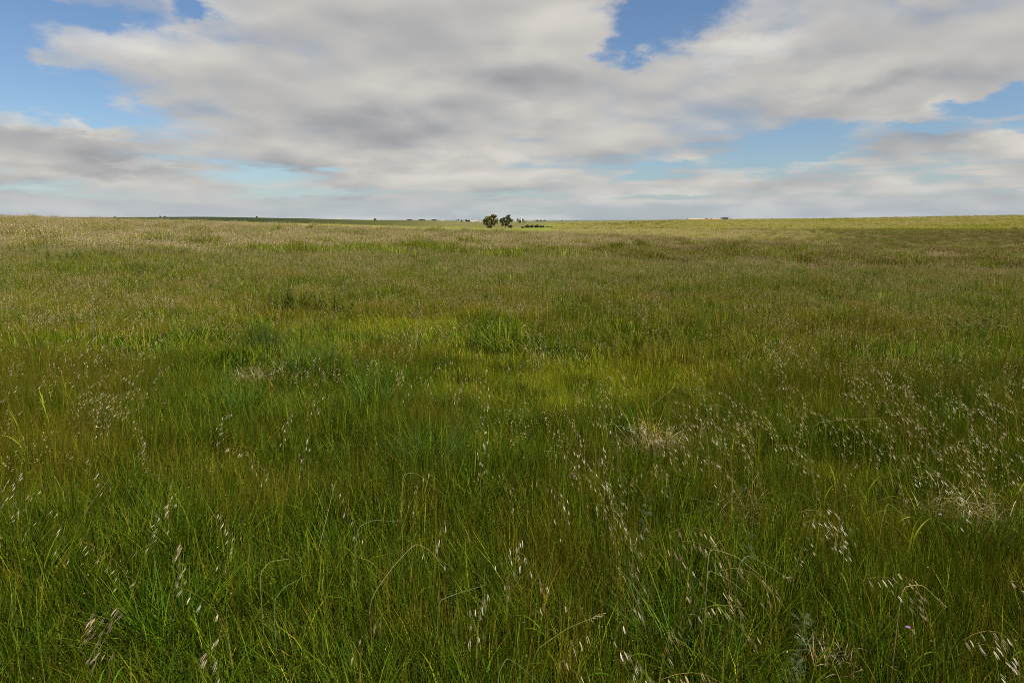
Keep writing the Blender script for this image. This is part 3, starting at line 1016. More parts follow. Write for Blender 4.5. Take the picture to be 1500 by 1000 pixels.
tp = on_land(722, 334.3, 430, 700)
YT = float(tp[1])
plant_tree('broadleaf_tree', 717.5, [(718, 320.5, 6, 5), (712.5, 323, 5, 5), (723, 318, 4.5, 4), (723.5, 325, 4, 5), (716, 327.5, 6, 4), (710.5, 326, 2.6, 3), (728.3, 322, 1.6, 2), (728, 326, 1.2, 3)],
           YT, TREE_GREENS, 'bushy rounded olive green tree with full crown, beside the darker open tree', 'tree', 'pair of trees in the middle of the fields', 0.45, 5400, 1)
plant_tree('broadleaf_tree', 740, [(737, 323, 4.5, 3.6), (744, 319, 3.6, 3.2), (747, 322.5, 3.4, 2.6), (742, 327, 4.4, 3.6), (733.5, 323, 2.4, 2.2), (745.5, 315.8, 2.6, 1.3), (750.5, 322.4, 1.8, 1.1), (736, 329, 2.0, 2.4)],
           YT + 4, DARK_GREENS, 'open dark tree with ragged crown and visible limbs, right of the bushy rounded tree', 'tree', 'pair of trees in the middle of the fields', 0.42, 2100, 2)
BUSH = [(717, 4.6, 331.6, 2.6, 'low dark bush tucked under the bushy rounded tree'), (747.5, 3.2, 331.6, 2.3, 'small dark bush under the ragged open tree')]
for i, (cx, rx, cy_, rz, lb) in enumerate(BUSH):
    plant_tree('bush', cx, [(cx - rx * 0.35, cy_ + 0.2, rx * 0.62, rz * 0.8), (cx + rx * 0.3, cy_, rx * 0.7, rz)], YT - 4, DARK_GREENS, lb, 'bush', 'bushes under the two trees', 0.32, 700, 20 + i, False)
HEDGE = [(765.6, 2.4, 1.1, 'leftmost separate bush of the dark hedge row right of the trees'), (772.0, 3.6, 2.4, 'tallest dark bush of the hedge row right of the trees'),
         (778.8, 3.2, 2.2, 'rounded dark bush second in the joined hedge row'), (786.0, 3.8, 2.3, 'broad dark bush in the middle of the joined hedge row'),
         (791.6, 2.4, 1.5, 'low bush before the last of the joined hedge row'), (795.2, 2.2, 1.4, 'last low bush of the joined hedge row'),
         (801.6, 2.6, 0.6, 'flat low bush past the gap in the hedge row'), (807.0, 2.4, 0.8, 'small end bush farthest right of the hedge row')]
for i, (cx, rx, rz, lb) in enumerate(HEDGE):
    yb = 334.0 - (cx - 765) * 0.02
    p = on_land(cx, yb, 430, 700)
    plant_tree('bush', cx, [(cx - rx * 0.4, yb - rz * 0.8, rx * 0.6, rz * 0.75), (cx + rx * 0.35, yb - rz, rx * 0.65, rz)], float(p[1]), DARK_GREENS, lb, 'bush', 'dark bushes in a hedge row', 0.3, 520, 40 + i, False)
FAR_TREES = [  # px, top, base, half width, distance, label
    (761.6, 321.8, 327.6, 2.3, 1150, 'dark cone shaped tree in front of the white tower'), (768.0, 324.6, 327.8, 2.2, 1150, 'small round grey green tree right of the cone shaped tree'),
    (758.6, 319.8, 323.6, 1.0, 2350, 'slim dark tree left of the white tower'), (766.0, 320.4, 323.8, 1.2, 2350, 'dark tree at the right foot of the white tower'),
    (549.2, 319.8, 323.2, 1.9, 1700, 'dark tree standing next to the pink farm house on the left skyline'), (683.5, 321.6, 324.9, 2.4, 1600, 'dark tree between the white house and the beige row of houses'),
    (687.5, 322.4, 325.0, 1.6, 1600, 'low tree hard by the small white barn'), (676.0, 322.4, 325.0, 1.4, 1600, 'small tree at the right end of the black roofed white house'),
    (445.2, 319.6, 321.4, 2.6, 850, 'small dark tree crowning the green ridge on the left'), (168.0, 317.2, 319.2, 1.8, 880, 'lone bush on the dark ridge far left'),
    (234.6, 316.2, 318.4, 0.9, 880, 'narrow bush first of a pair on the dark ridge'), (241.5, 316.6, 318.4, 1.5, 880, 'wider bush second of a pair on the dark ridge'),
    (376.0, 316.8, 318.6, 1.2, 880, 'tiny bush on the right shoulder of the dark ridge'), (709.0, 322.6, 324.6, 1.6, 1600, 'low tree at the right end of the beige row of houses'),
    (787.0, 322.2, 323.8, 2.2, 2900, 'first far tree of the thin grey treeline'), (792.5, 322.3, 323.9, 1.8, 2900, 'second far tree of the thin grey treeline'),
    (798.0, 322.2, 323.9, 1.7, 2900, 'last dark tree of the thin grey treeline'), (823.0, 323.4, 324.9, 1.1, 1800, 'solitary dot of a tree in the far right fields'),
    (844.0, 323.5, 324.8, 1.0, 1800, 'second solitary tree farther along the far right fields'), (600.0, 321.2, 323.0, 4.5, 2300, 'long dark grove on the left of the village'),
    (618.0, 321.0, 323.0, 5.0, 2300, 'middle grove on the skyline by the village'), (636.0, 321.3, 323.1, 4.0, 2300, 'right hand grove on the skyline by the village')]
for i, (cx, t_, b_, hw, Yd, lb) in enumerate(FAR_TREES):
    m_ = (t_ + b_) / 2
    hh = (b_ - t_) / 2
    if hw > hh * 1.3:
        lobes = [(cx - hw * 0.55, m_ + 0.15 * hh, hw * 0.5, hh * 0.8), (cx, m_, hw * 0.5, hh), (cx + hw * 0.55, m_ + 0.2 * hh, hw * 0.5, hh * 0.75)]
    else:
        lobes = [(cx, m_ + 0.4 * hh, hw, hh * 0.6), (cx, m_ - 0.3 * hh, hw * 0.7, hh * 0.7)]
    plant_tree('distant_tree', cx, lobes, Yd, DARK_GREENS, lb, 'tree', 'far trees along the skyline', 0.55 * Yd / 1000, 320, 70 + i, hh > 1.0)

M_WHITE = plain_material('white_render', (0.80, 0.78, 0.73), 0.8, 0.06, 0.6)
M_BEIGE = plain_material('beige_render', (0.58, 0.50, 0.40), 0.85, 0.1, 0.6)
M_PINK = plain_material('pink_render', (0.60, 0.50, 0.44), 0.85, 0.1, 0.6)
M_TILE = plain_material('clay_tile', (0.42, 0.31, 0.24), 0.85, 0.25, 1.5)
M_PALETILE = plain_material('pale_clay_tile', (0.60, 0.50, 0.40), 0.85, 0.2, 1.5)
M_SLATE = plain_material('dark_roof_sheet', (0.045, 0.045, 0.05), 0.6, 0.2, 1.5)
M_OPEN = plain_material('dark_opening', (0.02, 0.02, 0.022), 0.4, 0.1, 2.0)
M_BLUE = plain_material('blue_tank_paint', (0.06, 0.16, 0.42), 0.45, 0.1, 1.5)
M_STEEL = plain_material('mast_steel', (0.35, 0.35, 0.36), 0.45, 0.1, 1.5, 0.6)


def house(name, x0, x1, top, base, Y, wall, roof, label, cat, group, roof_share=0.4, depth=7.0, doors=1, windows=2, gable='side', dark_front=0.0):
    """gabled building; ridge runs across the view ('side') or away from it ('front')"""
    cx = (x0 + x1) / 2
    g0 = at_depth(cx, Y)
    s = Y / 1000.0 / CP
    w = (x1 - x0) * Y / 1000.0
    d = ray(cx, top)
    zt = d[2] * (Y / d[1]) + CAM_H - g0[2]
    d = ray(cx, base)
    zb = d[2] * (Y / d[1]) + CAM_H - g0[2]
    hr = (zt - zb) * roof_share
    ze = zt - hr
    o = empty(name, g0, 0, label, cat, group)
    mb = MB()
    mb.box((-w / 2, -depth / 2, -0.5), (w / 2, depth / 2, ze))
    if gable == 'front':
        mb.add([(-w / 2, -depth / 2, ze), (w / 2, -depth / 2, ze), (0, -depth / 2, zt - 0.1)], [(0, 1, 2)])
        mb.add([(-w / 2, depth / 2, ze), (w / 2, depth / 2, ze), (0, depth / 2, zt - 0.1)], [(0, 2, 1)])
    else:
        for q_ in (-1, 1):
            mb.add([(q_ * w / 2, -depth / 2, ze), (q_ * w / 2, depth / 2, ze), (q_ * w / 2, 0, zt - 0.1)], [(0, 1, 2)])
    link('wall', mb.mesh('wall', wall, False, False), o)
    rb = MB()
    e, t_ = 0.35, 0.18
    if gable == 'front':
        for q_ in (-1, 1):
            rb.add([(q_ * (w / 2 + e), -depth / 2 - e, ze - 0.15), (0, -depth / 2 - e, zt), (0, depth / 2 + e, zt), (q_ * (w / 2 + e), depth / 2 + e, ze - 0.15),
                    (q_ * (w / 2 + e), -depth / 2 - e, ze - 0.15 + t_), (0, -depth / 2 - e, zt + t_), (0, depth / 2 + e, zt + t_), (q_ * (w / 2 + e), depth / 2 + e, ze - 0.15 + t_)],
                   [(0, 1, 2, 3), (7, 6, 5, 4), (0, 4, 5, 1), (3, 2, 6, 7), (0, 3, 7, 4)])
    else:
        for q_ in (-1, 1):
            rb.add([(-w / 2 - e, q_ * (depth / 2 + e), ze - 0.15), (-w / 2 - e, 0, zt), (w / 2 + e, 0, zt), (w / 2 + e, q_ * (depth / 2 + e), ze - 0.15),
                    (-w / 2 - e, q_ * (depth / 2 + e), ze - 0.15 + t_), (-w / 2 - e, 0, zt + t_), (w / 2 + e, 0, zt + t_), (w / 2 + e, q_ * (depth / 2 + e), ze - 0.15 + t_)],
                   [(0, 1, 2, 3), (7, 6, 5, 4), (0, 4, 5, 1), (3, 2, 6, 7), (0, 3, 7, 4)])
    link('roof', rb.mesh('roof', roof, False, False), o)
    yf = -depth / 2
    zf = max(zb, 0.0)
    eh = ze - zf
    if dark_front > 0:
        ob = MB()
        ob.box((-w * dark_front / 2, yf - 0.05, zf + 0.1), (w * dark_front / 2, yf + 0.3, ze - 0.25 * eh))  # dark slab on the solid wall; shade put into its colour
        link('shade_slab', ob.mesh('shade_slab', M_OPEN, False, False), o)
    for k_ in range(doors):
        x = (k_ + 0.5) / doors * w - w / 2 + w * 0.06
        db = MB()
        db.box((x - 0.55, yf - 0.04, zf), (x + 0.55, yf + 0.2, zf + min(2.1, eh * 0.8)))
        link('door', db.mesh('door', M_OPEN, False, False), o)
    for k_ in range(windows):
        x = (k_ + 0.5) / windows * w - w / 2 - w * 0.08
        wb = MB()
        wb.box((x - 0.5, yf - 0.035, zf + eh * 0.42), (x + 0.5, yf + 0.2, zf + eh * 0.78))
        link('window', wb.mesh('window', M_OPEN, False, False), o)
    return o


FG = 'farm buildings on the right skyline'
house('farm_shed', 1008.0, 1020.2, 319.9, 321.6, 1230, M_BEIGE, M_PALETILE, 'long low farm shed with pale clay roof, leftmost on the right skyline', 'shed', FG, 0.55, 9, 2, 3)
house('farm_shed', 1020.9, 1032.4, 319.8, 321.6, 1235, M_PINK, M_PALETILE, 'pinkish twin of the long low shed, right of a narrow gap', 'shed', FG, 0.5, 9, 2, 3)
house('farm_house', 1033.0, 1035.6, 319.6, 321.9, 1225, M_WHITE, M_SLATE, 'tiny white gabled house beside the pinkish long shed', 'house', FG, 0.35, 5, 1, 1, 'front')
house('farm_barn', 1035.9, 1041.6, 319.7, 321.9, 1228, M_BEIGE, M_TILE, 'brown barn with clay roof and dark open front', 'barn', FG, 0.5, 8, 0, 0, 'side', 0.8)
house('farm_shed', 1042.2, 1054.6, 319.8, 322.2, 1218, M_WHITE, M_TILE, 'low bright white shed with reddish roof', 'shed', FG, 0.5, 8, 2, 2)
t_ = at_depth(1056.2, 1222)
tank = empty('water_tank', t_, 0, 'small blue tank between the white shed and the tan farm house', 'tank')
mb = MB()
mb.tube([(0, 0, -0.3), (0, 0, 2.4), (0, 0, 2.7)], [1.0, 1.0, 0.3], 12)
link('tank_body', mb.mesh('tank_body', M_BLUE, True, False), tank)
mb = MB()
mb.tube([(0, 0, 2.65), (0, 0, 2.95)], [0.35, 0.3], 8)
link('lid', mb.mesh('lid', M_STEEL, True, False), tank)
house('farm_house', 1057.4, 1066.2, 318.5, 321.8, 1226, M_BEIGE, M_SLATE, 'tan farm house with dark roof and a front blackened as shade', 'house', FG, 0.32, 8, 0, 0, 'side', 0.86)
house('farm_annex', 1066.5, 1070.2, 319.9, 321.9, 1222, M_WHITE, M_WHITE, 'white gabled annex at the right end of the farm', 'annex', FG, 0.3, 6, 1, 0, 'front')
house('field_hut', 975.0, 976.2, 323.0, 324.0, 900, M_WHITE, M_WHITE, 'tiny white hut alone in the pasture left of the farm', 'hut', None, 0.3, 1.6, 1, 0, 'front')
VG = 'village houses on the far skyline'
house('village_house', 493.0, 501.5, 320.9, 322.6, 1750, M_WHITE, M_PALETILE, 'long white house on the left skyline', 'house', VG, 0.35, 8, 1, 3)
house('village_house', 514.0, 516.6, 321.0, 322.9, 1750, M_WHITE, M_TILE, 'small white house on the left skyline', 'house', VG, 0.4, 7, 1, 1, 'front')
house('village_house', 517.4, 520.0, 321.3, 322.9, 1755, M_PINK, M_TILE, 'small pinkish house right of the small white one', 'house', VG, 0.4, 7, 1, 1)
house('village_house', 541.0, 547.4, 321.0, 323.3, 1700, M_PINK, M_PALETILE, 'pink farm house left of a dark tree', 'house', VG, 0.4, 8, 1, 2)
house('village_house', 645.5, 650.0, 322.4, 324.0, 1650, M_WHITE, M_TILE, 'low white house left of the tall mast', 'house', VG, 0.4, 8, 1, 2)
house('village_house', 668.8, 673.0, 321.9, 325.2, 1600, M_WHITE, M_SLATE, 'bright white house with a black roof right of the mast', 'house', VG, 0.38, 8, 1, 2)
house('village_barn', 680.2, 682.2, 323.0, 325.2, 1590, M_WHITE, M_SLATE, 'small white barn beside dark trees', 'barn', VG, 0.4, 7, 1, 0, 'front')
house('village_house', 689.0, 692.6, 322.8, 325.0, 1600, M_WHITE, M_PALETILE, 'white house left of the beige row', 'house', VG, 0.4, 8, 1, 1)
house('village_house', 693.6, 699.4, 322.6, 324.8, 1610, M_BEIGE, M_PALETILE, 'first beige house of the low row left of the trees', 'house', VG, 0.45, 8, 1, 2)
house('village_house', 699.9, 704.8, 322.7, 324.9, 1605, M_PINK, M_TILE, 'second house of the low row, pinkish with clay roof', 'house', VG, 0.45, 8, 1, 2)
house('village_house', 705.4, 707.4, 323.0, 324.8, 1610, M_WHITE, M_SLATE, 'narrow white house nearest the bushy tree', 'house', VG, 0.4, 6, 1, 0, 'front')
house('village_house', 752.4, 755.6, 321.6, 323.8, 2300, M_WHITE, M_TILE, 'white house left of the white tower', 'house', VG, 0.35, 9, 1, 1)
house('village_house', 773.0, 774.8, 321.9, 323.7, 2450, M_WHITE, M_PALETILE, 'white dot of a house right of the tower', 'house', VG, 0.35, 8, 1, 0, 'front')
house('village_house', 777.0, 778.6, 322.2, 323.7, 2450, M_WHITE, M_TILE, 'farthest small white house by the treeline', 'house', VG, 0.35, 8, 1, 0, 'front')
# white tower
tw = empty('white_tower', at_depth(763.2, 2400), 0, 'tall white tower above the far village, behind dark trees', 'tower')
d = ray(763.2, 317.7)
ht = d[2] * 2400 / d[1] + CAM_H - tw.location.z
mb = MB()
mb.tube([(0, 0, -0.5), (0, 0, ht * 0.86)], [1.9, 1.7], 12)
link('shaft', mb.mesh('shaft', M_WHITE, True, False), tw)
mb = MB()
mb.tube([(0, 0, ht * 0.72), (0, 0, ht * 0.74), (0, 0, ht * 0.92), (0, 0, ht)], [2.0, 2.7, 2.7, 0.9], 12)
link('tower_head', mb.mesh('tower_head', M_WHITE, True, False), tw)
mb = MB()
mb.box((-0.6, -2.02, 0.0), (0.6, -1.6, 2.2))
link('door', mb.mesh('door', M_OPEN, False, False), tw)
ms = empty('radio_mast', at_depth(666.4, 1620), 0, 'thin grey mast standing above the village left of the white house', 'mast')
d = ray(666.4, 315.8)
hm = d[2] * 1620 / d[1] + CAM_H - ms.location.z
mb = MB()
mb.tube([(0, 0, -0.3), (0, 0, hm)], [0.34, 0.14], 6)
link('pole', mb.mesh('pole', M_STEEL, True, False), ms)
mb = MB()
for k_ in range(3):
    mb.box((-0.7, -0.08, hm * (0.9 - 0.09 * k_) - 0.5), (0.7, 0.08, hm * (0.9 - 0.09 * k_) + 0.5))
link('antenna', mb.mesh('antenna', M_STEEL, False, False), ms)

# ------------------------------------------------------------------ wild oats: single plants near by, the rest strewn
from mathutils import Vector


def spikelet_mesh(seed, tint, simple=False):
    """two narrow husks gaping at the tip, an awn between; hangs along -Z from its tip of attachment"""
    r = np.random.default_rng(seed)
    mb = MB()
    L = r.uniform(0.019, 0.025)
    for s in (-1, 1):
        op = r.uniform(0.02, 0.13) * s
        P = [np.array([math.sin(op) * L * t + s * 0.0009, 0.0012 * math.sin(3.1 * t), -math.cos(op) * L * t]) for t in (0, 0.22, 0.55, 0.82, 1.0)]
        mb.strip(P, np.array([0.0005, 0.0021, 0.0022, 0.0012, 0.0003]), (0, 1, 0), tuple(np.array(tint) * r.uniform(0.85, 1.1)), fold=0.55 * s)
    if not simple:
        P = [np.array([0, 0, -L * 0.3]), np.array([0.001, 0.001, -L * 0.9]), np.array([0.004, 0.002, -L * 1.7])]
        mb.strip(P, np.array([0.0014, 0.001, 0.0004]), (1, 0, 0), (0.20, 0.12, 0.06))
    return mb


TINTS = {'silvery': (0.68, 0.63, 0.50), 'straw': (0.58, 0.48, 0.28), 'pinkish': (0.54, 0.42, 0.32)}
SPIKE = {k: [spikelet_mesh(500 + 7 * i + j, v).mesh('spikelet', M_OAT) for j in range(4)] for i, (k, v) in enumerate(TINTS.items())}


def oat_curve(r, H, phi, arch, lean, n=18):
    t = np.linspace(0, 1, n)
    th = lean + arch * np.clip((t - 0.45) / 0.55, 0, 1) ** 1.35
    ds = 1.0 / (n - 1)
    s = np.concatenate([[0], np.cumsum(np.sin(th[:-1]) * ds)])
    z = np.concatenate([[0], np.cumsum(np.cos(th[:-1]) * ds)])
    k = H / z.max()
    wob = r.normal(0, 0.012, 2)
    side = np.sin(t * 3.0) * wob[0]
    return np.stack([(s * math.cos(phi) - side * math.sin(phi)) * k, (s * math.sin(phi) + side * math.cos(phi)) * k, z * k], -1), t


def oat_spikelets(r, P, t, n, t0, sl=0.0):
    out = []
    for i in range(n):
        u = t0 + (1 - t0) * (i + r.uniform(-0.3, 0.3)) / max(1, n - 1) * 0.98
        u = min(max(u, t0), 0.995)
        p = np.array([np.interp(u, t, P[:, q_]) for q_ in range(3)])
        spread = (1 - u) / (1 - t0) * 0.022 + 0.005
        off = np.array([r.normal(0, 1), r.normal(0, 1) - 0.45, r.normal(-0.7, 0.5)]) * spread
        h = np.array([sl + r.normal(0, 0.14), -0.65 + r.normal(0, 0.14), -1.0])
        out.append((p, p + off, h / np.linalg.norm(h), r.uniform(0.88, 1.22)))
    return out


def oat_stem(r, P, pend, leaves=2):
    mb = MB()
    cs = (0.20, 0.19, 0.045) if r.random() < 0.5 else (0.34, 0.23, 0.06)
    mb.tube(P, np.linspace(0.0014, 0.0006, len(P)), 3, cs)
    for a, b_, h, k in pend:
        m_ = (a + b_) / 2 + np.array([0, 0, 0.006])
        mb.tube([a, m_, b_], 0.00035, 3, (0.34, 0.27, 0.11))
    for k in range(leaves):
        i = int(len(P) * r.uniform(0.12, 0.42))
        ph = r.uniform(0, 6.28)
        L = r.uniform(0.14, 0.26)
        d = np.array([math.cos(ph), math.sin(ph), 0])
        Q = [P[i] + d * L * s_ * 0.7 + np.array([0, 0, L * (0.75 * s_ - 0.75 * s_ * s_)]) for s_ in np.linspace(0, 1, 6)]
        mb.strip(Q, 0.006 * np.array([0.6, 1, 1, 0.8, 0.5, 0.05]), np.cross(d, (0, 0, 1)), tuple(PAL['green'] * r.uniform(0.8, 1.5)), 0.3)
    return mb


def spikelets_joined(r, pend, tint):
    mb = MB()
    for a, b_, h, k in pend:
        s = np.cross(h, r.normal(0, 1, 3))
        s /= np.linalg.norm(s)
        u = np.cross(h, s)
        L = 0.022 * k
        for q_ in (-1, 1):
            e = h * L + s * 0.006 * q_
            mb.add([b_, b_ + e * 0.4 + u * 0.0013, b_ + e, b_ + e * 0.4 - u * 0.0013 + s * 0.001 * q_], [(0, 1, 2), (0, 2, 3)], tuple(np.array(tint) * r.uniform(0.85, 1.1)))
    return mb


LANDMARKS = [('the pale straw tuft', 958, 640), ('the tall reed shoot', 1115, 640), ('the large tussock', 455, 540), ('the broken stalk', 600, 715),
             ('the straw mat', 1420, 740), ('the grey wormwood', 1165, 930), ('the left straw patch', 195, 510), ('the short pale grass', 850, 530),
             ('the pale tussock', 548, 600), ('the forked leaf shoot', 1334, 730), ('the orange edged shoot', 1212, 690), ('the left edge shoots', 50, 590),
             ('the forked wormwood', 152, 620), ('the dead hearted tussock', 380, 520), ('the leaning seed stalk', 850, 910), ('the fallen stalks', 1090, 830),
             ('the tan drooping stalk', 1350, 870), ('the straight straw stalk', 480, 760), ('the dark corner tussock', 240, 930), ('the faded straw', 770, 480),
             ('the flat pale stalk', 1240, 614), ('the right edge shoot', 1486, 700), ('the lone yellow blade', 741, 560), ('the far yellow shoot', 1096, 495)]

OATS = [  # px, py of the top of the head, which way it leans (-1 left .. 1 right), size
    (150, 575, 0.7, 1.25), (186, 600, 0.5, 1), (212, 642, 0.1, 1.1), (198, 612, 0.0, 0.9), (165, 592, 0.5, 0.9), (340, 604, 0.3, 1), (328, 655, -0.5, 1.1), (430, 606, 0.2, 1), (452, 640, 0.1, 1), (487, 578, 0.4, .9),
    (38, 690, 0.35, 1.05), (60, 718, 0.3, 1), (14, 700, 0.2, .9), (250, 705, 0.15, 1.1), (262, 735, 0.3, 1), (265, 795, 0.1, 1.1), (323, 750, 0.0, 1), (114, 790, -0.2, 1), (78, 745, 0.05, .9), (35, 600, 0.5, .9),
    (100, 660, -0.2, .8), (305, 952, 0.0, 1.2), (175, 888, 0.2, 1), (4, 785, 0.2, 1.1), (258, 858, -0.3, .8), (140, 895, 0.15, .85), 
    (712, 642, 0.05, 1.1), (735, 692, -0.1, 1.1), (745, 800, -0.3, 1.1), (712, 862, 0.05, 1.1), (797, 658, -0.4, 1.1), (788, 700, -0.3, .9), (838, 655, -0.3, 1.1), (880, 590, -0.5, 1.2), (866, 615, -0.4, 1),
    (905, 540, -0.2, 1.1), (896, 565, 0.1, .9), (850, 582, -0.6, .9), (872, 672, -0.6, 1.1), (858, 735, -0.6, 1.2), (878, 745, -0.2, .9), (906, 762, -0.2, .9), (835, 690, -0.4, .9), (820, 720, -0.1, .9), (767, 785, 0.1, .9),
    (712, 552, 0.0, 1), (722, 575, 0.1, .9), (612, 482, 0.5, 1.1), (598, 505, 0.6, 1), (592, 540, 0.15, 1), (610, 548, -0.3, .9), (575, 540, -0.3, .8), (650, 490, -0.4, .8), (665, 540, 0.1, .8),
    (962, 690, 0.4, 1.1), (946, 768, 0.05, 1), (943, 858, 0.05, 1), (978, 800, -0.3, 1), (1012, 770, -0.7, 1.3), (1000, 790, -0.5, 1), (1028, 672, -0.5, 1.1), (1062, 640, -0.6, 1), (1085, 655, -0.3, .9), (1068, 888, 0.5, 1.2),
    (1145, 650, -0.6, 1.2), (1155, 672, -0.5, 1), (1190, 760, -0.7, 1.3), (1212, 740, -0.3, 1.3), (1222, 765, 0.2, 1), (1182, 745, -0.6, .9), (1272, 845, -0.5, 1), (1310, 838, -0.4, 1), (1060, 862, -0.2, .9), (1070, 830, -0.6, .9),
    (1050, 592, -0.6, 1.1), (985, 585, -0.6, 1.1), (1002, 602, -0.5, 1), (1025, 610, -0.4, 1), (1392, 650, -0.7, 1.2), (1362, 695, -0.7, 1.1), (1412, 690, -0.5, 1.1), (1385, 715, -0.4, 1), (1445, 922, -0.6, 1.2), (1430, 940, -0.5, 1.1),
    (1312, 562, -0.7, 1), (1292, 575, -0.7, 1), (1272, 540, -0.6, 1), (1252, 552, -0.6, 1), (1345, 590, -0.5, 1), (1425, 600, -0.7, 1.1), (1482, 560, -0.6, 1), (1494, 640, -0.5, 1.1), (1478, 850, -0.4, .9), (990, 985, -0.6, 1.3), (1330, 612, -0.7, 1),
    (1240, 575, -0.6, .9), (1300, 600, -0.6, 1), (1370, 575, -0.6, .9), (1460, 590, -0.6, 1), (1235, 610, -0.5, .9), (1185, 600, -0.4, .9), (1100, 600, -0.5, .9), (1075, 615, -0.4, 1), (1040, 640, -0.4, 1),
    (1350, 650, -0.5, .9), (1440, 650, -0.6, 1), (1290, 660, -0.5, .9), (1480, 700, -0.5, 1), (905, 950, -0.3, 1), (860, 930, 0.1, .9), (655, 760, 0.1, .8), (560, 900, 0.2, .7), (498, 720, -0.1, .8), (630, 690, 0.2, .8)]
r_o = np.random.default_rng(77)
# more plants between the ones placed one by one, in the drifts where the photo has them
DRIFTS = [(120, 520, 150, 70, 26), (60, 450, 90, 26, 14), (760, 475, 60, 40, 18), (1300, 570, 230, 60, 34), (1010, 600, 90, 60, 16), (1380, 660, 140, 50, 12), (900, 650, 110, 60, 10), (640, 500, 120, 60, 12), (1150, 560, 180, 60, 14), (250, 600, 130, 60, 10), (1200, 760, 250, 120, 12)]
for (cx, cy_, rx, ry, n) in DRIFTS:
    for i in range(n):
        a, q_ = r_o.uniform(0, 6.28), math.sqrt(r_o.random())
        x, y = cx + rx * q_ * math.cos(a), cy_ + ry * q_ * math.sin(a)
        lat = (0.35 if x < 500 else -0.5 if x > 850 else 0.0) + r_o.normal(0, 0.25)
        OATS.append((x, y, lat, r_o.uniform(0.75, 1.05)))
OATS = OATS[:270]
used = {}
tn = list(TINTS)
for (x, y, lat, size) in OATS:
    H = 0.60 * (0.86 + 0.14 * size) * r_o.uniform(0.95, 1.05)
    P0 = at_height(x, y, H)
    phi = math.atan2(-0.22, lat * 1.25 + 0.02)
    arch = r_o.uniform(1.5, 2.1) * (0.35 + 0.85 * min(1, abs(lat) * 1.3))
    P, t = oat_curve(r_o, H, phi, arch, r_o.uniform(0.0, 0.10))
    ia = int(np.argmax(P[:, 2]))
    bx, by = P0[0] - P[ia, 0], P0[1] - P[ia, 1]
    loc = np.array([bx, by, float(land(bx, by))])
    dist = math.hypot(P0[0], P0[1])
    n = int(r_o.uniform(7, 15) * size)
    pend = oat_spikelets(r_o, P, t, n, r_o.uniform(0.54, 0.64), 0.65 * max(-1.0, min(1.0, (x - 620) / 500)))
    tint = tn[int(r_o.choice(3, p=[0.5, 0.3, 0.2]))]
    full = 'sparse' if n < 9 else 'full' if n > 12 else 'loose'
    lean = 'arching left' if lat < -0.3 else 'arching right' if lat > 0.3 else 'nodding down'
    lm = min(LANDMARKS, key=lambda q_: (q_[1] - x) ** 2 + 2.5 * (q_[2] - y) ** 2)
    ddx, ddy = x - lm[1], y - lm[2]
    hyp = math.hypot(ddx, ddy)
    where = ('far ' if hyp > 110 else '' if hyp > 55 else 'just ' if hyp > 25 else 'close ') + (
        ('left of' if ddx < 0 else 'right of') if abs(ddx) > 1.2 * abs(ddy) else ('beyond' if ddy < 0 else 'before'))
    tall = 'short' if size < 0.9 else 'tall' if size > 1.08 else 'middling'
    label = f'{tall} {full} {tint} wild oat {lean}, {where} {lm[0]}'
    for extra in ('', 'strongly drooping ' if arch > 1.9 else 'stiffly held ', 'leafy ', 'thin stemmed '):
        if extra + label not in used:
            label = extra + label
            break
    used[label] = used.get(label, 0) + 1
    o = empty('wild_oat', loc, 0, label, 'wild oat', 'wild oats standing above the grass')
    link('stem', oat_stem(r_o, P, pend, 2 if dist < 4 else 1).mesh('stem', M_GRASS), o)
    if dist < 2.6:
        for a, b_, h, k in pend:
            qt = Vector((0, 0, -1)).rotation_difference(Vector(h.tolist()))
            e = (qt @ Vector((0, 0, 1)).rotation_difference(Vector((0, 0, 1)))).to_matrix().to_euler()
            me = SPIKE[tint][int(r_o.integers(0, 4))]
            s = link('spikelet', me, o, b_, None, (k, k, k))
            s.rotation_mode = 'QUATERNION'
            ang = r_o.uniform(0, 6.28)
            from mathutils import Quaternion
            s.rotation_quaternion = qt @ Quaternion((0, 0, 1), ang)
    else:
        link('panicle', spikelets_joined(r_o, pend, TINTS[tint]).mesh('panicle', M_OAT), o)['kind'] = 'stuff'
# the oats farther out
src_oat = []
for v in range(4):
    r = np.random.default_rng(900 + v)
    mb, mh = MB(), MB()
    V, F, C, MI = [], [], [], []
    for k in range(5):
        P, t = oat_curve(r, r.uniform(0.50, 0.64), r.uniform(-2.6, -0.6), r.uniform(1.1, 1.9), r.uniform(0, 0.1), 9)
        P = P + np.array([r.normal(0, 0.16), r.normal(0, 0.16), 0])
        pend = oat_spikelets(r, P, t, int(r.integers(8, 14)), 0.64)
        mb.tube(P, np.linspace(0.0016, 0.0008, len(P)), 3, (0.20, 0.19, 0.045))
        h = spikelets_joined(r, pend, TINTS[tn[int(r.integers(0, 3))]])
        mh.add(h.V, h.F)
        mh.C[-len(h.C):] = h.C
    o_ = len(mb.V)
    me = mesh_from('oat_clump', mb.V + mh.V, mb.F + [tuple(i + o_ for i in f) for f in mh.F], [M_GRASS, M_OAT], mb.C + mh.C, True, [0] * len(mb.F) + [1] * len(mh.F))
    src_oat.append(bpy.data.objects.new('oat_clump', me))
X, Y = scatter_points(4.5, 26, 0.62, 2.5)
px, py = project(X, Y, land(X, Y) + 0.65)
den = 0.05 + 0.75 * np.exp(-(((px - 90) / 190) ** 2 + ((py - 450) / 55) ** 2)) + 0.35 * np.exp(-(((px - 1330) / 260) ** 2 + ((py - 520) / 60) ** 2)) + 0.3 * np.exp(-(((px - 770) / 90) ** 2 + ((py - 475) / 40) ** 2)) + 0.2 * sstep(-py, -470, -410)
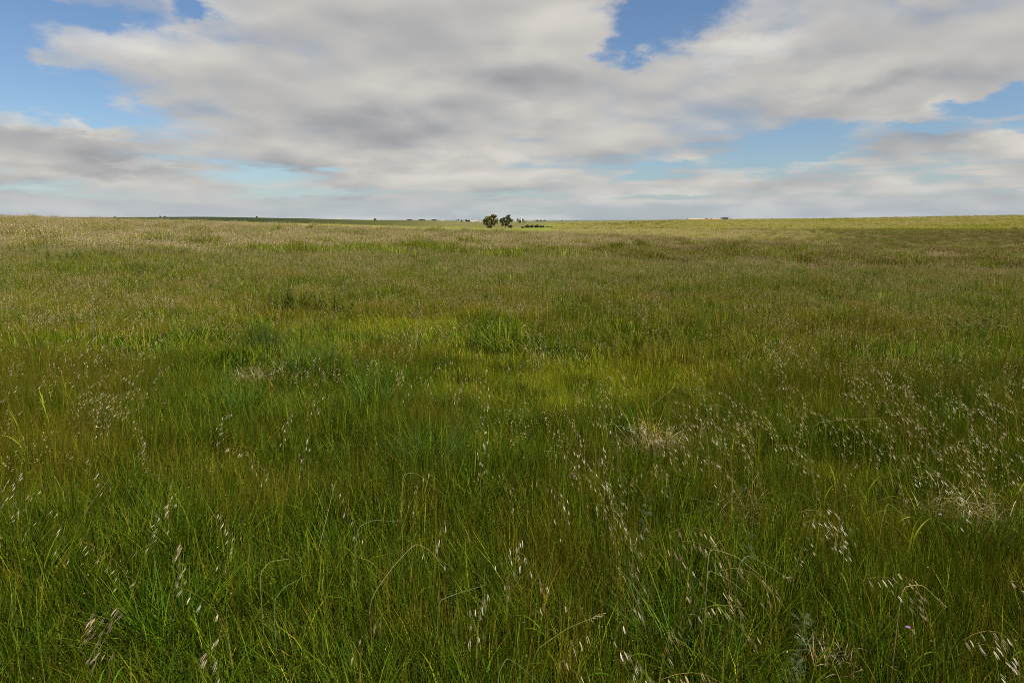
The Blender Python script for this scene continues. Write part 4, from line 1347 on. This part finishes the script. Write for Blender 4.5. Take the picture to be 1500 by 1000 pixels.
den *= 0.3 + 1.4 * fbm(X * 0.5, Y * 0.5, 83, 3)
k = r_o.random(len(X)) < den * 0.33
strew('wild_oats', src_oat, X[k], Y[k], r_o.uniform(0.85, 1.1, k.sum()), 'wild oats with pale hanging spikelets scattered farther out', 'wild oat', 0.0, r_o)

# ------------------------------------------------------------------ single plants that stand out
def tussock(x, y, L, n, spread, label, seed, cols, cat='tussock', group='blue green tussocks of long fine leaves', name='grass_tussock', dry=60):
    r = np.random.default_rng(seed)
    b = at_height(x, y, 0.12)
    o = empty(name, b, 0, label, cat, group)
    V, F, C, tip, P = blades(r, n, spread * 0.35, (L * 0.6, L * 1.15), (0.0022, 0.0042), 6, pick(cols, n, r), (0.1, 0.75), (0.3, 1.3))
    f = link('leaves', mesh_from('leaves', V, F, M_GRASS, C), o)
    f['kind'] = 'stuff'
    if dry:
        V, F, C, tip, P = blades(r, dry, spread * 0.5, (0.10, 0.26), (0.0022, 0.004), 4, pick({'straw': 2, 'yellow': 1, 'brown': 3}, dry, r), (0.4, 1.3), (0.3, 1.4))
        if dry > 100:
            V[:, 2] += 0.16
        f = link('dead_leaves', mesh_from('dead_leaves', V, F, M_DRY, C), o)
        f['kind'] = 'stuff'
    return o


BL = {'blue': 3.5, 'deep': 1.5, 'green': 3.0, 'fresh': 0.8}
tussock(385, 520, 0.64, 560, 0.50, 'blue green tussock with a brown dead heart, left of its larger twin', 1, {'blue': 3, 'deep': 4, 'green': 2}, dry=240)
tussock(455, 560, 0.68, 520, 0.66, 'large blue green tussock of long leaves spilling right', 2, BL, dry=40)
tussock(548, 612, 0.62, 320, 0.46, 'pale blue green tussock with stiff spreading leaves, right of the large tussock', 3, BL, dry=70)
tussock(625, 700, 0.58, 360, 0.34, 'loose blue green tussock beside the broken grass stalk', 4, BL, dry=10)
tussock(500, 440, 0.6, 260, 0.5, 'small far blue green tussock behind the large one', 5, BL, dry=0)
tussock(345, 620, 0.55, 240, 0.4, 'thin blue green tussock in front of the dead hearted one', 6, BL, dry=0)
tussock(980, 965, 0.5, 160, 0.25, 'blue green tussock at the bottom, right of the middle', 7, BL, dry=10)
tussock(240, 940, 0.5, 260, 0.3, 'dark green leaning tussock low in the left corner', 8, {'deep': 3, 'green': 3, 'fresh': 1}, dry=20)
tussock(1440, 830, 0.5, 220, 0.3, 'dark green tussock in front of the wide straw mat', 9, {'deep': 3, 'green': 3, 'blue': 1}, dry=10)


def straw_tuft(x, y, rad_, n, label, seed, flat=False, upright=0, ks=0.62):
    r = np.random.default_rng(seed)
    b = at_height(x, y, 0.26 if not flat else 0.24)
    o = empty('straw_tuft', b, 0, label, 'straw tuft', 'dead straw among the green grass')
    V, F, C, tip, P = blades(r, n, rad_, (0.16 * ks, 0.36 * ks), (0.0018, 0.0040), 5, pick({'straw': 6, 'seed': 2.5, 'yellow': 1.0, 'pink': 1, 'brown': 1.2}, n, r), (0.5, 1.35) if flat else (0.15, 1.1), (0.2, 2.0))
    V[:, 2] += 0.16 if flat else 0.18
    f = link('dead_leaves', mesh_from('dead_leaves', V, F, M_DRY, C), o)
    f['kind'] = 'stuff'
    if upright:
        V, F, C, tip, P = blades(r, upright, rad_ * 0.55, (0.42, 0.66), (0.004, 0.009), 6, pick({'fresh': 4, 'yellow': 3, 'olive': 1}, upright, r), (0.0, 0.35), (0.0, 0.8))
        f = link('green_shoots', mesh_from('green_shoots', V, F, M_GRASS, C), o)
        f['kind'] = 'stuff'
    return o


straw_tuft(958, 645, 0.17, 460, 'pale straw tuft with yellow green shoots rising out of it', 31, upright=60, ks=0.8)
straw_tuft(1425, 742, 0.32, 300, 'wide flat mat of dead straw near the right edge', 32, True)
straw_tuft(195, 512, 0.40, 300, 'dead straw patch on the left with orange stems', 33, True, 16)
straw_tuft(372, 545, 0.34, 260, 'brown dead straw at the foot of the dead hearted tussock', 34, True)
straw_tuft(1075, 730, 0.22, 150, 'thin line of dead straw right of the pale tuft', 35, True)
straw_tuft(770, 482, 0.3, 120, 'faded straw in the short grass behind the middle', 36, True)
straw_tuft(1215, 935, 0.10, 70, 'little dry seed cluster at the bottom right', 37, ks=0.3)


def reed_leaf(r, L, w):
    mb = MB()
    s = np.linspace(0, 1, 8)
    bend = r.uniform(0.2, 1.0)
    P = [np.array([L * (0.35 * q_ + 0.5 * bend * q_ * q_), 0, L * (0.92 * q_ - 0.42 * bend * q_ ** 2.4)]) for q_ in s]
    mb.strip(P, w * np.array([0.7, 0.95, 1.0, 0.95, 0.82, 0.6, 0.32, 0.03]), (0, 1, 0), tuple(np.array(PAL['fresh']) * np.array([1.65, 1.35, 1.6]) * r.uniform(0.8, 1.2)), 0.35)
    return mb.mesh('leaf', M_GRASS)


rr = np.random.default_rng(55)
REED_LEAF = [reed_leaf(rr, rr.uniform(0.17, 0.30), rr.uniform(0.008, 0.0125)) for _ in range(8)]


def reed(x, y_top, H, n, label, seed, group='broad leaved yellow green grass shoots'):
    r = np.random.default_rng(seed)
    b = at_height(x, y_top, H)
    o = empty('grass_shoot', b, 0, label, 'grass shoot', group)
    mb = MB()
    ln = r.uniform(-0.05, 0.05)
    P = [np.array([ln * H * t * t, -0.03 * t, H * 0.82 * t]) for t in np.linspace(0, 1, 6)]
    mb.tube(P, np.linspace(0.0034, 0.0014, 6), 5, tuple(np.array(PAL['fresh']) * np.array([1.6, 1.3, 1.3])))
    link('stem', mb.mesh('stem', M_GRASS), o)
    for k in range(n):
        t = 0.28 + 0.70 * k / max(1, n - 1)
        p = np.array([ln * H * t * t, -0.03 * t, H * 0.82 * t])
        a = (k % 2) * math.pi + r.normal(0, 0.6)
        s = r.uniform(0.8, 1.2) * (min(0.98, 0.20 + 0.26 * math.hypot(b[0], b[1])) if math.hypot(b[0], b[1]) < 3.4 else 0.7)
        link('leaf', REED_LEAF[int(r.integers(0, 8))], o, p, (r.normal(0, 0.08), r.normal(0.05, 0.25), a), (s, s, s))
    return o


REEDS = [(1116, 598, 0.72, 7, 'tall yellow green reed shoot, biggest of its kind, right of the pale straw tuft'), (1334, 715, 0.60, 6, 'yellow green shoot with a forked leaf, left of the straw mat'),
         (1342, 728, 0.55, 4, 'smaller shoot leaning right beside the forked leaf shoot'), (1276, 682, 0.60, 5, 'upright yellow green shoot between the reed and the straw mat'),
         (1212, 674, 0.56, 4, 'slim shoot with an orange edged leaf right of the tall reed'), (1228, 678, 0.56, 4, 'slim green shoot next to the orange edged one'),
         (1418, 652, 0.62, 5, 'bright shoot behind the straw mat'), (1486, 690, 0.58, 5, 'broad shoot at the right edge beside the straw mat'),
         (741, 542, 0.55, 3, 'lone yellow blade shoot at the front of the short pale grass'), (722, 560, 0.5, 3, 'thin shoot left of the lone yellow blade shoot'),
         (412, 412, 0.66, 5, 'yellow shoot standing far out above the large tussock'), (562, 432, 0.62, 4, 'far shoot with a spread leaf beyond the small tussock'),
         (70, 566, 0.58, 6, 'yellow green shoot near the left edge'), (24, 598, 0.55, 6, 'leaning yellow shoot at the left edge'),
         (1198, 945, 0.60, 7, 'bright green broad shoot at the bottom, right of the wormwood'), (1178, 915, 0.58, 3, 'shoot with a dry tan leaf touching the wormwood'),
         (1096, 488, 0.62, 4, 'far yellow shoot in the brown grass right of the middle'), (1008, 620, 0.6, 4, 'shoot leaning out right of the pale straw tuft'),
         (640, 930, 0.4, 3, 'small shoot at the bottom near the middle')]
for i, (x, y, H, n, lb) in enumerate(REEDS):
    reed(x, y, H, n, lb, 600 + i)


def feather_leaf(r, L, c):
    mb = MB()
    at_ = lambda q_: np.array([L * 0.75 * q_, 0, L * (0.65 * q_ - 0.45 * q_ * q_)])
    mb.strip([at_(q_) for q_ in np.linspace(0, 1, 6)], 0.0016 * np.ones(6), (0, 1, 0), c)
    for k in range(1, 6):
        q_ = k / 6
        p = at_(q_)
        for s in (-1, 1):
            l = L * r.uniform(0.16, 0.30) * math.sin(math.pi * (0.2 + 0.7 * q_))
            e = p + np.array([l * 0.9, s * l, l * r.uniform(-0.2, 0.5)])
            mb.strip([p, (p + e) / 2 + np.array([0, 0, 0.001]), e], np.array([0.0012, 0.0018, 0.0004]), (1, 0, 0), c)
    return mb.mesh('leaf', M_WEED)


FEATHER = [feather_leaf(rr, rr.uniform(0.045, 0.075), (0.13 * k, 0.18 * k, 0.085 * k)) for k in (0.7, 0.9, 1.05, 1.2)]


def wormwood(x, y, H, n, label, seed):
    r = np.random.default_rng(seed)
    b = at_height(x, y, H * 0.85)
    o = empty('wormwood', b, 0, label, 'wormwood', 'grey feathery wormwood plants')
    mb = MB()
    mb.tube([np.array([0.02 * t, -0.03 * t, H * t]) for t in np.linspace(0, 1, 6)], np.linspace(0.003, 0.0012, 6), 5, (0.16, 0.17, 0.10))
    link('stem', mb.mesh('stem', M_WEED), o)
    for k in range(n):
        t = 0.45 + 0.55 * k / n
        s = r.uniform(0.8, 1.25) * (1.15 - 0.35 * t)
        link('leaf', FEATHER[int(r.integers(0, 4))], o, (0.02 * t, -0.03 * t, H * t), (r.normal(0, 0.2), r.normal(-0.1, 0.3), 2.4 * k + r.normal(0, 0.3)), (s, s, s))
    return o


for i, (x, y, H, n, lb) in enumerate([
        (1162, 922, 0.50, 26, 'feathery grey wormwood at the bottom right, beside a dry tan leaf'), (940, 738, 0.50, 16, 'small grey wormwood in front of the pale straw tuft'),
        (152, 606, 0.46, 12, 'grey forked wormwood on the left under drooping oats'), (310, 408, 0.62, 30, 'grey green wormwood far out on the left'),
        (135, 472, 0.55, 30, 'dark grey wormwood behind the straw patch on the left'), (1060, 618, 0.5, 14, 'grey wormwood between the pale tuft and the tall reed'),
        (900, 492, 0.55, 18, 'grey wormwood behind the short pale grass'), (1090, 792, 0.45, 10, 'thin grey wormwood under a long fallen stalk')]):
    wormwood(x, y, H, n, lb, 700 + i)


def stalk(pts, hs, label, seed, col_=(0.22, 0.24, 0.06), rad_=0.0017, head=False):
    """a long bent grass stem through frame points, all about one distance away; starts on the ground"""
    r = np.random.default_rng(seed)
    ia = int(np.argmin([p_[1] for p_ in pts]))
    Yd = at_height(pts[ia][0], pts[ia][1], hs)[1]
    Q = []
    for k, p_ in enumerate(pts):
        d = ray(*p_)
        Q.append(d * (Yd * (1 + 0.02 * k) / d[1]) + np.array([0, 0, CAM_H]))
    g0 = np.array([Q[0][0], Q[0][1], float(land(Q[0][0], Q[0][1]))])
    o = empty('bent_stalk', g0, 0, label, 'grass stalk', 'long bent grass stalks')
    Q = [g0] + [q_ for q_ in Q if q_[2] > g0[2] + 0.05]
    Q = np.array(Q) - g0
    tt = np.linspace(0, 1, len(Q))
    T2 = np.linspace(0, 1, 4 * len(Q))
    C = np.stack([np.interp(T2, tt, Q[:, i]) for i in range(3)], -1)
    C[1:-1] = (C[:-2] + 2 * C[1:-1] + C[2:]) / 4
    mb = MB()
    mb.tube(C, np.linspace(rad_, rad_ * 0.5, len(C)), 4, tuple(np.array(col_) * r.uniform(0.9, 1.15)))
    link('stem', mb.mesh('stem', M_GRASS), o)
    if head:
        hb = MB()
        d = C[-1] - C[-2]
        d /= np.linalg.norm(d)
        for k in range(16):
            p_ = C[-1] - d * 0.004 * k
            e = d * 0.012 + r.normal(0, 0.006, 3)
            hb.strip([p_, p_ + e * 0.5, p_ + e], np.array([0.001, 0.003, 0.0005]), r.normal(0, 1, 3), (0.36, 0.30, 0.14))
        link('seed_head', hb.mesh('seed_head', M_SEED), o)
    return o


STALKS = [([(588, 745), (590, 693), (612, 693), (640, 718)], 0.62, 'broken grass stalk with a sharp bend at its top, left of the middle', False),
          ([(520, 800), (526, 770), (548, 761), (586, 764)], 0.55, 'blue green stalk bent flat to the right, below the broken stalk', False),
          ([(540, 880), (575, 830), (608, 795), (630, 805), (652, 834)], 0.52, 'long stalk arching over in front of the broken stalk', False),
          ([(780, 955), (830, 920), (884, 898)], 0.5, 'green stalk leaning right with a brushy seed head, bottom middle', True),
          ([(640, 880), (672, 868), (712, 856)], 0.5, 'thin stalk lying out to the right, left of the leaning seed stalk', False),
          ([(1036, 830), (1040, 802), (1080, 815), (1118, 846)], 0.6, 'pale stalk bent over to the right under the straw line', False),
          ([(1035, 850), (1038, 834), (1070, 850), (1104, 878)], 0.55, 'second bent stalk just below the pale one', False),
          ([(1080, 830), (1094, 812), (1125, 828), (1158, 850)], 0.56, 'third fallen stalk with a dry head right of the pale one', True),
          ([(462, 820), (478, 760), (491, 706)], 0.62, 'straight straw coloured stalk leaning right, left of the middle', True),
          ([(728, 990), (742, 962), (762, 975), (796, 1006)], 0.45, 'broken blue green stalk at the bottom edge', False),
          ([(905, 645), (900, 622), (925, 628), (960, 632)], 0.55, 'thick yellow stalk folded toward the pale straw tuft', False),
          ([(1320, 860), (1350, 855), (1385, 888)], 0.55, 'dry stalk with a tan head drooping on the right', True),
          ([(380, 840), (395, 822), (425, 818)], 0.5, 'pale leaf stalk bent flat in the left foreground', False),
          ([(400, 880), (418, 858), (440, 848)], 0.48, 'tan stalk crossing the left foreground', False),
          ([(945, 600), (985, 570), (990, 558), (1006, 576)], 0.66, 'tall bent stalk rising behind the pale straw tuft', False),
          ([(1290, 770), (1300, 735), (1330, 760)], 0.58, 'arched stalk left of the forked leaf shoot', False),
          ([(1190, 620), (1235, 614), (1290, 612)], 0.6, 'flat pale stalk lying among the oats on the right', False),
          ([(90, 800), (110, 770), (160, 700)], 0.5, 'leaning green stalk in the left foreground', False)]
for i, (pts, hs, lb, hd) in enumerate(STALKS):
    stalk(pts, hs, lb, 800 + i, [(0.20, 0.23, 0.06), (0.13, 0.19, 0.075), (0.34, 0.28, 0.12)][i % 3] if 'blue' not in lb else (0.13, 0.19, 0.085), 0.0019, hd)


def flower(name, x, y, H, size, petal, label, cat, group, seed):
    r = np.random.default_rng(seed)
    b = at_height(x, y, H)
    o = empty(name, b, 0, label, cat, group)
    mb = MB()
    mb.tube([(0, 0, 0), (0.01, 0, H * 0.5), (0, 0, H)], [0.0018, 0.0015, 0.0012], 4, tuple(PAL['green']))
    link('stem', mb.mesh('stem', M_GRASS), o)
    pb = MB()
    for k in range(9):
        a = k * 2 * math.pi / 9
        d = np.array([math.cos(a), math.sin(a), 0])
        pb.strip([np.array([0, 0, H]), np.array([0, 0, H]) + d * size * 0.5 + np.array([0, 0, size * 0.25]), np.array([0, 0, H]) + d * size + np.array([0, 0, size * 0.12])],
                 size * np.array([0.15, 0.62, 0.35]), np.cross(d, (0, 0, 1)), tuple(np.array(petal) * r.uniform(0.85, 1.15)), 0.2)
    link('petals', pb.mesh('petals', M_WEED), o)
    cb = MB()
    cb.tube([(0, 0, H - size * 0.1), (0, 0, H + size * 0.12), (0, 0, H + size * 0.2)], [size * 0.2, size * 0.24, size * 0.05], 6, tuple(np.array(petal) * 0.7))
    link('flower_centre', cb.mesh('flower_centre', M_WEED), o)
    return o


for i, (x, y, lb) in enumerate([(1330, 918, 'bright violet flower low in the right foreground'), (1377, 753, 'violet flower below the wide straw mat'), (1063, 650, 'pale violet flower left of the tall reed'),
                                (241, 590, 'tiny violet flower among oats on the left'), (75, 503, 'tiny violet flower far out on the left')]):
    flower('violet_flower', x, y, 0.46, 0.008 if y > 560 else 0.011, (0.50, 0.24, 0.55), lb, 'flower', 'small violet flowers', 820 + i)
for i, (x, y, lb) in enumerate([(114.5, 354.5, 'brightest yellow flower in the weeds on the far left'), (97, 358.5, 'yellow flower left of the brightest one'), (109, 352, 'small yellow flower just above the brightest one'),
                                (153, 362.5, 'orange yellow flower right of the others'), (92, 374, 'yellow flower lowest among the far weeds'), (80, 359, 'leftmost yellow flower in the weeds')]):
    flower('yellow_flower', x, y, 0.62, 0.04 if i else 0.055, (0.72, 0.52, 0.05), lb, 'flower', 'yellow flowers among the far weeds', 840 + i)


def leafy_weed(x, y, H, W, n, label, seed, dark=1.0):
    r = np.random.default_rng(seed)
    b = at_height(x, y, H * 0.8)
    o = empty('leafy_weed', b, 0, label, 'weed', 'dark leafy weeds in the meadow')
    mb, lf = MB(), MB()
    for k in range(9):
        a, q_ = r.uniform(0, 6.28), r.random()
        e = np.array([W * q_ * math.cos(a), W * 0.6 * q_ * math.sin(a), H * r.uniform(0.7, 1.05)])
        s = np.array([e[0] * 0.6, e[1] * 0.6, 0])
        P = np.array([s + (e - s) * t + np.array([0, 0, 0.03 * math.sin(3 * t)]) for t in np.linspace(0, 1, 5)])
        mb.tube(P, np.linspace(0.005, 0.002, 5), 4, (0.07, 0.09, 0.025))
        for j in range(n // 9):
            t = r.uniform(0.35, 1.0)
            p = s + (e - s) * t
            ph = r.uniform(0, 6.28)
            d = np.array([math.cos(ph), math.sin(ph), r.uniform(-0.1, 0.7)])
            L = r.uniform(0.05, 0.11)
            lf.strip([p, p + d * L * 0.5, p + d * L + np.array([0, 0, -0.02])], L * np.array([0.1, 0.36, 0.05]), np.cross(d, (0, 0, 1)), tuple(np.array([0.095, 0.140, 0.022]) * dark * r.uniform(0.7, 1.5)), 0.2)
    link('stems', mb.mesh('stems', M_WEED), o)
    f = link('leaves', lf.mesh('leaves', M_WEED), o)
    f['kind'] = 'stuff'
    return o


WEEDS = [(30, 366, 'leafy weed at the far left edge of the weed band'), (72, 371, 'leafy weed under the yellow flowers'), (118, 368, 'leafy weed below the brightest yellow flower'), (165, 367, 'tall weed in the middle of the far weed band'),
         (205, 366, 'weed right of the orange yellow flower'), (240, 365, 'weed near the right end of the far band'), (268, 369, 'last weed at the right end of the far band'), (375, 352, 'lone dark weed high on the left meadow'),
         (215, 392, 'weed nearer than the far band on the left'), (488, 436, 'dark weed beside the small far tussock'), (425, 432, 'dark weed left of the small far tussock'), (1405, 379, 'bright green weed patch on the far right'),
         (1478, 380, 'weed patch at the far right edge'), (1130, 418, 'dark weed in the meadow right of the middle'), (1440, 470, 'weed clump in the seed heads on the right'), (1405, 478, 'weed clump left of the right hand one'),
         (330, 338, 'low weed near the brow on the left'), (1145, 372, 'weed near the brow right of the middle')]
for i, (x, y, lb) in enumerate(WEEDS):
    far = y < 400
    leafy_weed(x, y, 0.62 if far else 0.55, 0.75 if far else 0.4, 270, lb, 860 + i, 1.2 if 'bright' in lb else 0.9)
